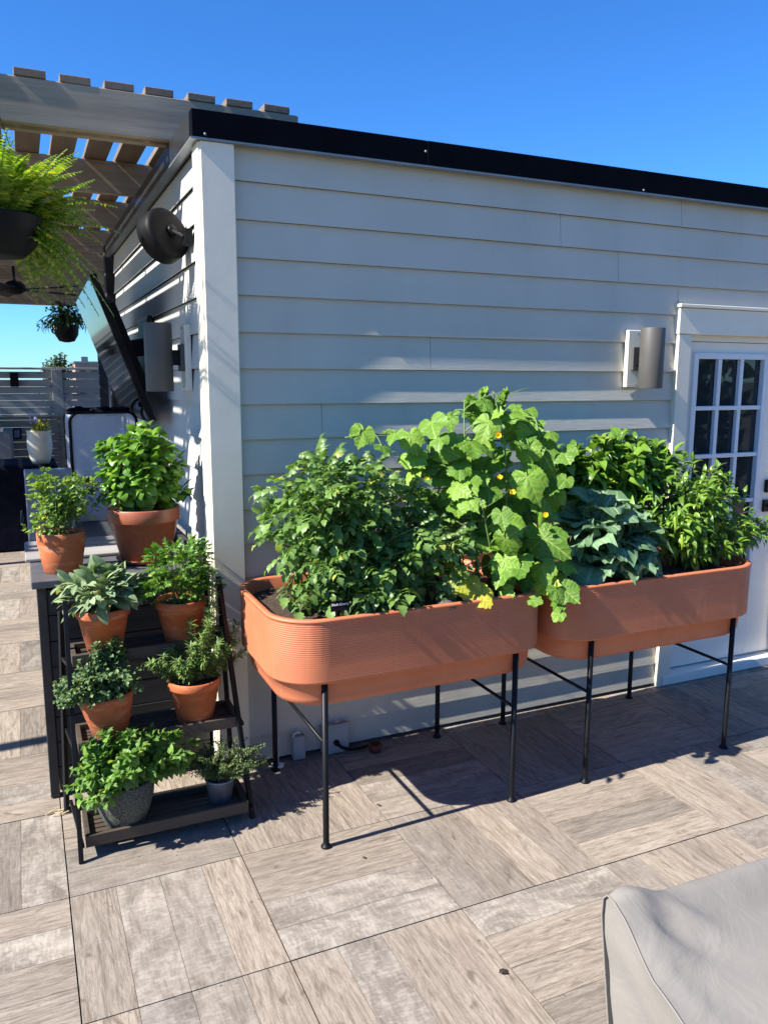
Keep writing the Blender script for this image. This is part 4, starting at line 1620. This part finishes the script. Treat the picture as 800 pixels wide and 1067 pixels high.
# thyme in the galvanised pot
c = np.array((.605, .315, SH[0] - .002))
t = potted('potted_thyme', 'wiry thyme in a small galvanised pot on the bottom shelf', c, .062, .044, .105, M['galv'], rim_h=.010, rim_o=.003)
L, ST = MB(), MB()
b0 = c + (0, 0, .095)
bush(L, ST, [b0 + (dx, dy, 0) for dx, dy in ((0, 0), (-.03, .01), (.03, .0), (0, -.03))], [(b0 + (.03, -.01, .075), (.17, .12, .09), 2), (b0 + (-.07, .0, .08), (.09, .07, .07), .8), (b0 + (.12, 0, .05), (.09, .07, .06), .9)],
     200, 'tiny', .015, .0062, .2, .0009, whorl=2, tipn=4, out=.7, sunn=.6, shell=.5, pet=.001)
fin(t, L, ST, 'l_thyme', 'stem_brown')

# ------------------------------------------------------------------ kitchen counter along the side wall
t = thing('outdoor_counter', 'charcoal boarded outdoor kitchen counter with a grey top along the side wall', 'counter', (.3, 1.7, 0))
b = MB()
z = .03
while z < .92:
    b.box(.005, .655, .742 + .001 * math.sin(z * 40), .76, z, min(z + .108, .935))
    z += .112
b.build('front_panel', M['cab'], t, bevel=.002)
b = MB()
z = .03
while z < .92:
    b.box(-.022, -.004, .785, 2.9, z, min(z + .108, .935))
    z += .112
b.build('side_panel', M['cab'], t, bevel=.002)
b = MB()
b.box(-.034, .0035, .735, .784, .005, .938)
b.build('corner_post', M['cab'], t, bevel=.003)
b = MB()
b.box(.005, .655, .765, 2.88, .03, .935)
b.build('carcass', M['subfloor'], t)
b = MB()
b.box(-.052, .672, .702, 2.92, .940, .972)
b.build('countertop', M['counter'], t, bevel=.004)
b = MB()
b.box(.630, .656, .76, 2.9, .974, 1.02)
b.build('backsplash', M['cab'], t, bevel=.003)
b = MB()
for x0, x1, y0, y1 in ((-.070, .60, 1.075, 1.30), (-.070, .60, 1.312, 1.50)):
    b.box(x0, x1, y0, y1, .9755, .990)
tag(b.build('serving_board', M['grey_wood'], None, bevel=.004, origin=(.26, 1.3, .975)), 'pale grey wooden board lying on the counter behind the potted herbs', 'board')

# cilantro
c = np.array((.078, .87, .972))
t = potted('potted_cilantro', 'airy cilantro in a straight sided orange clay pot on the counter', c, .098, .077, .172, M['terra'], rim_h=.05, rim_o=.0015)
L, ST = MB(), MB()
b0 = c + (0, 0, .155)
bush(L, ST, [b0 + (dx, dy, 0) for dx, dy in ((0, 0), (-.03, .01), (.03, .0), (0, -.03))], [(b0 + (-.02, -.0, .17), (.12, .11, .12), 1.3), (b0 + (.08, .03, .14), (.11, .10, .11), 1.2), (b0 + (-.05, -.03, .06), (.09, .08, .06), .6)],
     72, 'fan', .034, .016, .35, .0014, tipn=4, out=.7, sunn=.6, shell=.3, pet=.012)
fin(t, L, ST, 'l_cil')
L2 = MB()
for k in range(26):
    put(L2, 'small', b0 + (.16, .03, .19) + rng.normal(size=3) * (.05, .03, .03), rng.normal(size=3), (0, 0, 1), rng.uniform(.025, .04))
ds = L2.build('dark_sprig', M['l_spider'], t, True)
ds['kind'] = 'stuff'
# basil
c = np.array((.43, .915, .978))
t = potted('potted_basil', 'large domed basil in a wide brown pot and saucer on the counter', c, .158, .105, .245, M['terra_dark'], rim_h=.06, rim_o=.008, saucer=True)
L, ST = MB(), MB()
b0 = c + (0, 0, .225)
bush(L, ST, [b0 + (dx, dy, 0) for dx, dy in ((0, 0), (-.06, .02), (.06, .0), (0, -.06), (.0, .06))], [(b0 + (-.01, 0, .19), (.185, .17, .20), 3), (b0 + (-.10, -.03, .08), (.09, .1, .08), .5), (b0 + (.10, 0, .09), (.10, .12, .1), .6)],
     92, 'basil', .086, .030, .35, .0028, whorl=2, tipn=4, out=.8, sunn=.8, shell=.55, pet=.006, droop=.12)
fin(t, L, ST, 'l_basil')

# steel grill on the counter
t = thing('steel_grill', 'stainless steel grill with an upright panel on the counter behind the cilantro', 'grill', (.06, 1.75, .972))
b = MB()
b.box(-.040, .160, 1.56, 2.15, .974, 1.10)
b.build('body', M['steel'], t, bevel=.006)
b = MB()
b.box(-.050, .170, 1.520, 1.548, .976, 1.345)
b.build('raised_panel', M['steel'], t, bevel=.005)
b = MB()
b.tube([(-.04, 1.62, 1.06), (-.075, 1.62, 1.06), (-.075, 2.05, 1.06), (-.04, 2.05, 1.06)], .008, 8)
b.build('handle', M['black_metal'], t, True)

# clear plastic cover
t = thing('storage_cover', 'clear plastic cover with black piped edges standing on the counter behind the basil', 'storage cover', (.36, 2.4, .972))
x0, x1, y0, y1, zt_ = .20, .56, 2.05, 2.60, 1.595
lp = lambda y: [(x0, y, .98)] + [(x0 + .05 - .05 * math.cos(a), y, zt_ - .06 + .06 * math.sin(a)) for a in np.linspace(0, PI / 2, 6)] + [(x1 - .05 + .05 * math.sin(a), y, zt_ - .06 + .06 * math.cos(a)) for a in np.linspace(0, PI / 2, 6)] + [(x1, y, .98)]
A, B = lp(y0), lp(y1)
n = len(A)
b = MB()
b.add(A + B, [(k, k + 1, n + k + 1, n + k) for k in range(n - 1)] + [tuple(range(n)), tuple(range(2 * n - 1, n - 1, -1))])
b.build('clear_panel', M['plastic'], t)
for lpp, yo in ((A, -.004), (B, .004)):
    b = MB()
    b.tube(np.array(lpp) + (0, yo, .004), .009, 8)
    b.build('piping', M['black_plastic'], t, True)
b = MB()
for k in range(9):
    b.lathe([(.004, -.02), (.03, -.015), (.035, 0), (.02, .014), (.003, .018)], (x0 + .02 + k * .035, y0 + .06 + .02 * math.sin(k * 2), zt_ + .008 + .012 * math.sin(k * 1.7)), 10, wob=.2)
b.build('gathered_trim', M['cover_black'], t, True)
b = MB()
b.box(.24, .52, 2.12, 2.5, .98, 1.36)
b.build('stored_bin', M['outlet_grey'], t, bevel=.02)

# ------------------------------------------------------------------ far end of the terrace
FY = 10.0


def fence(xs0, xs1, label):
    t = thing('slat_fence', label, 'fence', ((xs0 + xs1) / 2, FY, 0), 'grey slat fences')
    b = MB()
    z = 1.27
    gaps = [.0, .012, .012, .012, .014, .045, .05]
    h = .092
    for i in range(7):
        if z + h > 1.90:
            break
        b.box(xs0, xs1, FY, FY + .022, z, min(z + h, 1.9))
        z += h + gaps[min(i + 1, 6)] * .55
    b.build('slat_panel', M['fence'], t, bevel=.002)
    b = MB()
    b.box(xs0, xs1, FY - .02, FY + .05, 1.905, 1.935)
    b.build('cap_rail', M['fence'], t, bevel=.003)
    b = MB()
    b.box(xs0, xs1, FY - .04, FY + .05, 1.228, 1.262)
    b.build('ledge', M['fence'], t, bevel=.003)
    b = MB()
    z = .02
    while z < 1.2:
        b.box(xs0, xs1, FY - .012 + .002 * math.sin(z * 31), FY + .02, z, min(z + .10, 1.226))
        z += .106
    b.build('lower_boards', M['fence_low'], t, bevel=.002)
    for x in (xs0 + .03, xs1 - .03):
        b = MB()
        b.box(x - .03, x + .045, FY - .035, FY - .013, 1.263, 1.904)
        b.build('post', M['fence'], t, bevel=.003)
    return t


for k, (a, b2, lb) in enumerate(((-5.9, -2.7, 'weathered slat fence section farthest from the building'), (-2.69, .455, 'grey slat fence section behind the white urn with a wall light'), (.465, 3.6, 'grey slat fence section partly hidden behind the television'))):
    fence(a, b2, lb)
t = thing('fence_light', 'small black box light on the fence slats', 'fence light', (-.10, FY - .02, 1.76))
b = MB()
b.box(-.155, -.045, FY - .10, FY - .0005, 1.66, 1.86)
b.build('housing', M['black_plastic'], t, bevel=.004)
b = MB()
b.box(-.145, -.055, FY - .095, FY - .01, 1.652, 1.659)
b.build('lens', M['glass'], t)
t = thing('fence_switch', 'square black framed grey panel on the lower fence boards', 'switch panel', (-.11, FY - .03, .99))
b = MB()
b.box(-.18, -.055, FY - .045, FY - .016, .91, 1.07)
b.build('frame', M['black_plastic'], t, bevel=.004)
b = MB()
b.box(-.155, -.08, FY - .048, FY - .0452, .935, 1.045)
b.build('face', M['steel'], t)
t = thing('storage_cabinet', 'plain grey storage cabinet against the fence', 'cabinet', (-.75, 9.4, 0))
b = MB()
b.box(-1.35, -.17, 9.15, 9.85, .0, 1.08)
b.build('body', M['grey_box'], t, bevel=.01)
b = MB()
b.box(-1.33, -.765, 9.135, 9.1495, .06, 1.04)
b.build('door', M['grey_box'], t, bevel=.004)
b = MB()
b.box(-.755, -.19, 9.135, 9.1495, .06, 1.04)
b.build('door', M['grey_box'], t, bevel=.004)

# dark covered bar and the urn on it
t = thing('covered_bar', 'long black covered outdoor bar at the back of the terrace', 'covered bar', (-.9, 6.7, 0))
b = MB()
P0 = rr_loop(-.72, 6.72, 1.0, .48, .06, 4)
n = len(P0)
V = []
for z, g in ((.02, .03), (.3, .012), (.6, .004), (.84, 0), (.875, -.012), (.885, -.04)):
    for k, (x, y) in enumerate(P0):
        cx_, cy_ = x + .72, y - 6.72
        f = 1 + g + .008 * math.sin(k * 2.4 + z * 3) * (1 - z)
        V.append((-.72 + cx_ * f, 6.72 + cy_ * f, z))
F = [(i * n + k, i * n + (k + 1) % n, (i + 1) * n + (k + 1) % n, (i + 1) * n + k) for i in range(5) for k in range(n)] + [tuple(5 * n + k for k in range(n))]
b.add(V, F)
b.build('cover', M['cover_black'], t, True)
b = MB()
for x in (-1.6, .16):
    for y in (6.3, 7.1):
        b.box(x - .03, x + .03, y - .03, y + .03, 0, .03)
b.build('foot', M['black_plastic'], t)
u0 = np.array((.115, 6.45, .887))
t = thing('flower_urn', 'cream ceramic urn of yellow and lavender flowers on the black covered bar', 'flower pot', u0)
b = MB()
b.lathe([(.06, 0), (.082, .002), (.104, .06), (.122, .15), (.126, .21), (.121, .28), (.118, .325), (.122, .345), (.126, .355), (.116, .356), (.106, .33), (.02, .31)], u0, 40)
b.build('urn', M['ceramic'], t, True)
L, ST, Y1, Y2 = MB(), MB(), MB(), MB()
q0 = u0 + (0, 0, .33)
bush(L, ST, [q0], [(q0 + (.02, 0, .06), (.10, .09, .07), 1)], 30, 'small', .035, .02, .3, .002, tipn=3)
for k in range(46):
    p = q0 + (.02, -.01, .075) + unit(rng.normal(size=3)) * np.array((.10, .09, .07)) * rng.uniform(.7, 1)
    for j in range(4):
        put(Y1, 'small', p, rng.normal(size=3), rng.normal(size=3), .022)
for k in range(26):
    p = q0 + (-.03, 0, .16) + rng.normal(size=3) * (.03, .02, .035)
    for j in range(4):
        put(Y2, 'tiny', p, rng.normal(size=3), rng.normal(size=3), .022)
fin(t, L, ST, 'l_parsley')
Y1.build('yellow_flowers', M['yellow'], t, True, kind='stuff')
Y2.build('lavender_flowers', M['lav'], t, True, kind='stuff')

# beyond the fence
t = thing('brick_building', 'distant flat roofed brick building rising beyond the fence', 'building', (24, 262, -10))
b = MB()
b.box(15.2, 40, 250, 275, -10, 6.0)
b.build('wall', M['brick'], t)
b = MB()
b.box(14.9, 40.3, 249.7, 275.3, 6.003, 6.5)
b.build('roof', M['drip'], t)
b = MB()
b.box(17.2, 19.0, 252, 255, 6.503, 7.9)
b.build('water_tank', M['grey_box'], t)
for i in range(7):
    for j in range(3):
        b = MB()
        b.box(16.3 + i * 3.3, 18 + i * 3.3, 249.93, 249.999, -4 + j * 3.3, -2.1 + j * 3.3)
        b.build('window', M['glass'], t)
t = thing('tall_tree', 'olive green tree top showing above the fence', 'tree', (1.5, 40, -10))
b = MB()
b.tube([(1.5, 40, -10), (1.6, 40, -5), (1.5, 40.1, .8), (1.9, 40, 2.2)], [.35, .28, .16, .05], 10)
b.build('trunk', M['bark'], t, True)
L, ST = MB(), MB()
bush(L, ST, [(1.55, 40, -3), (1.5, 40, -1)], [((1.2, 40, .3), (1.3, 1.2, 1.6), 2), ((1.75, 40, 1.5), (.75, .5, 1.25), 2), ((1.55, 40, 2.2), (.6, .4, .65), 4), ((2.0, 40, 2.45), (.35, .3, .6), 2), ((2.1, 40, -.5), (1.2, 1.2, 1.6), 1.5)], 110, 'ov', .26, .11, .3, .03, tipn=4)
L.build('crown', M['l_tree'], t, True)
ST.build('limb', M['bark'], t)

# behind the camera: what the door glass and the shade see
L = MB()
for k in range(5200):
    i = int(rng.integers(9))
    c0 = np.array((-9 + i * 3.6, -13.5 - 1.2 * (i % 3), -1.0 + 1.1 * math.sin(i * 2.3)))
    p = c0 + unit(rng.normal(size=3)) * np.array((2.4, 1.8, 5.4)) * rng.uniform(.5, 1) ** .5
    put(L, 'ov', p, rng.normal(size=3), rng.normal(size=3) + (0, .6, .4), rng.uniform(.5, 1.0))
L.build('tree_row', M['l_spider'], None, True, kind='stuff')

# ------------------------------------------------------------------ small things by the wall
t = thing('outlet_box', 'grey weatherproof outlet box low on the front wall', 'outlet box', (1.235, YW, .07))
b = MB()
b.box(1.17, 1.303, YW - .05, YW - .0005, .004, .148)
b.build('box', M['outlet_grey'], t, bevel=.006)
b = MB()
b.box(1.165, 1.308, YW - .058, YW - .0505, .142, .156)
b.build('lid', M['outlet_grey'], t, bevel=.003)
b = MB()
b.lathe([(.001, 0), (.014, 0), (.014, .012), (.008, .02), (.001, .02)], (1.235, YW - .052, .062), 16, axis=(0, -1, 0))
b.tube(bez((1.235, YW - .06, .06), (1.26, YW - .12, .03), (1.40, YW - .05, .012), 12), .008, 8)
b.build('plug', M['black_plastic'], t, True)
t = thing('white_spigot', 'thin white pipe bent out of the wall beside the plant rack', 'pipe', (.94, YW - .02, 0))
b = MB()
b.tube([(.955, YW - .005, .128), (.945, YW - .05, .132), (.935, YW - .058, .11), (.938, YW - .06, .02)], .0095, 10)
b.build('pipe', M['pipe_white'], t, True)
b = MB()
b.lathe([(.001, 0), (.03, 0), (.03, .008), (.012, .016), (.001, .016)], (.938, YW - .06, .0045), 16)
b.build('flange', M['pipe_white'], t, True)
t = thing('wall_valve', 'small grey valve box between the white pipe and the outlet box', 'valve box', (1.05, YW, .07))
b = MB()
b.box(1.025, 1.085, YW - .04, YW - .0005, .004, .120)
b.build('box', M['outlet_grey'], t, bevel=.005)
b = MB()
b.tube([(1.03, YW - .02, .09), (1.028, YW - .03, .132), (1.045, YW - .03, .142), (1.06, YW - .03, .135)], .007, 8)
b.build('hook', M['pipe_white'], t, True)
b = MB()
b.lathe([(.004, 0), (.03, .002), (.032, .03), (.024, .04), (.02, .012), (.004, .01)], (1.42, YW - .10, .003), 14, wob=.1)
tag(b.build('plant_saucer', M['red'], None, True, origin=(1.42, YW - .1, .003)), 'small dull red cup on the floor under the planter', 'cup')
# loose leaves and litter
lf = T_ovate(.32, .4, .5, .9, 6)
for p, d, s, lb in (((1.17, -.925, .006), (1, .25, 0), .055, 'dark curled dry leaf lying on the sunlit tiles near the furniture cover'), ((1.22, .115, .006), (1, -.2, .1), .03, 'tiny brown leaf between the front planter legs'),
                    ((1.02, -.21, .006), (.8, .3, 0), .025, 'tiny dark leaf crumb on the tile in front of the planter leg')):
    b = MB()
    for k in range(3):
        b.add(place(lf, p, np.array(d) + (0, .35 * (k - 1), .12 * k), (.2, -.3, 1), s * (1 - .25 * k), .8), lf[1], lf[2])
    tag(b.build('dry_leaf', M['dry'], None, True, origin=p), lb, 'dry leaf')
b = MB()
for k in range(8):
    p = np.array((-.06 + k * .012, .60 + .02 * math.sin(k * 2.1), .006))
    b.tube([p, p + (.03, .012 * math.cos(k), .006)], .0025, 5)
tag(b.build('straw_sprig', M['straw'], None, origin=(-.02, .6, .004)), 'pale dried sprig on the floor by the counter corner', 'dried sprig')

# ------------------------------------------------------------------ covered furniture in the foreground
t = thing('covered_lounge', 'beige fabric cover over a lounge chair in the foreground corner', 'furniture cover', (1.9, -1.9, 0))
XA, XB = 1.055, 2.75
yp = [(-1.500, .02), (-1.500, .25), (-1.498, .45), (-1.497, .60), (-1.500, .640), (-1.512, .655), (-1.535, .655), (-1.565, .640), (-1.60, .615), (-1.66, .578), (-1.75, .545), (-1.87, .515), (-2.0, .49), (-2.15, .47), (-2.3, .455), (-2.34, .44), (-2.36, .40), (-2.37, .2), (-2.38, .02)]
nx = 60
xs = np.concatenate([np.linspace(0, .25, 22), np.linspace(.25, 1, 40)[1:]]) * (XB - XA) + XA
ypd = []
for (a, b3) in zip(yp, yp[1:]):
    for q in np.linspace(0, 1, 4)[:-1]:
        ypd.append((a[0] + (b3[0] - a[0]) * q, a[1] + (b3[1] - a[1]) * q))
ypd.append(yp[-1])


def cover_pt(x, y, z):
    u = x - XA
    top = min(1, max(0, (z - .3) / .3))
    # folds running in from the corner, and a soft pucker behind the seam
    r = math.hypot(u - .03, (y + 1.56) * 1.2)
    f = .016 * math.exp(-((u - .075) / .05) ** 2) * math.exp(-((y + 1.60) / .055) ** 2)
    f2 = .008 * math.sin(u * 34 + (y + 1.5) * 50) * math.exp(-r * 7) * top
    f3 = (.003 * math.sin(u * 7 + y * 11) + .002 * math.sin(u * 19 - y * 8 + 1)) * top
    rid = .03 * math.exp(-((u - .03) / .06) ** 2) * math.exp(-((y + 1.52) / .06) ** 2)
    dip = .014 * math.exp(-((u - .10) / .035) ** 2) * math.exp(-((y + 1.585) / .035) ** 2)
    ridge2 = .014 * math.exp(-((u - .14 - (-(y + 1.55)) * .9) / .022) ** 2) * math.exp(-((y + 1.60) / .06) ** 2)
    for (px_, py_, dx_, dy_, w_, a_) in ((.02, -1.53, .9, -.35, .010, .012), (.03, -1.56, .75, -.8, .012, .010), (.02, -1.60, .35, -1., .012, .011), (.06, -1.52, 1., -.12, .009, .008)):
        n_ = math.hypot(dx_, dy_)
        al = ((u - px_) * dx_ + (y - py_) * dy_) / n_
        ac = (-(u - px_) * dy_ + (y - py_) * dx_) / n_
        if al > 0 and z > .3:
            f += a_ * math.exp(-(ac / (w_ + al * .06)) ** 2) * math.exp(-al * 6) * min(1, al * 30)
    x = x + .11 * max(0, .60 - z) * math.exp(-u / .35) if y > -1.56 else x + .03 * max(0, .60 - z)
    return (x, y + .004 * math.sin(x * 9 + z * 5) * (1 - top), z + f + f2 + f3 + rid - dip + ridge2 * .6 - .012 * min(1, u / .5) * (1 if z > .6 else 0))


V = [cover_pt(x, y, z) for x in xs for y, z in ypd]
m = len(ypd)
F = [(i * m + k, i * m + k + 1, (i + 1) * m + k + 1, (i + 1) * m + k) for i in range(len(xs) - 1) for k in range(m - 1)]
b = MB()
b.add(V, F)
b.build('top_cloth', M['cover'], t, True)
# side cloth
V, F = [], []
rows = 16
edge = [cover_pt(XA, y, z) for y, z in ypd]
for i in range(rows + 1):
    q = i / rows
    for k, (x, y, z) in enumerate(edge):
        zz_ = z + (.015 - z) * q
        off = .030 * math.sin(q * PI) + .008 * math.sin(y * 38 + q * 9) * q + .006 * math.sin(q * 26 + y * 12)
        V.append((XA + .003 + .11 * max(0, .60 - zz_) + off * .35, y, zz_))
for i in range(rows):
    for k in range(m - 1):
        F.append((i * m + k, (i + 1) * m + k, (i + 1) * m + k + 1, i * m + k + 1))
b = MB()
b.add(V, F)
b.build('side_cloth', M['cover'], t, True)
b = MB()
b.tube(np.array([np.array(p) + (-.001, 0, .001) for p in edge if p[2] > .1]), .0022, 6)
b.build('seam_piping', M['cover'], t, True)
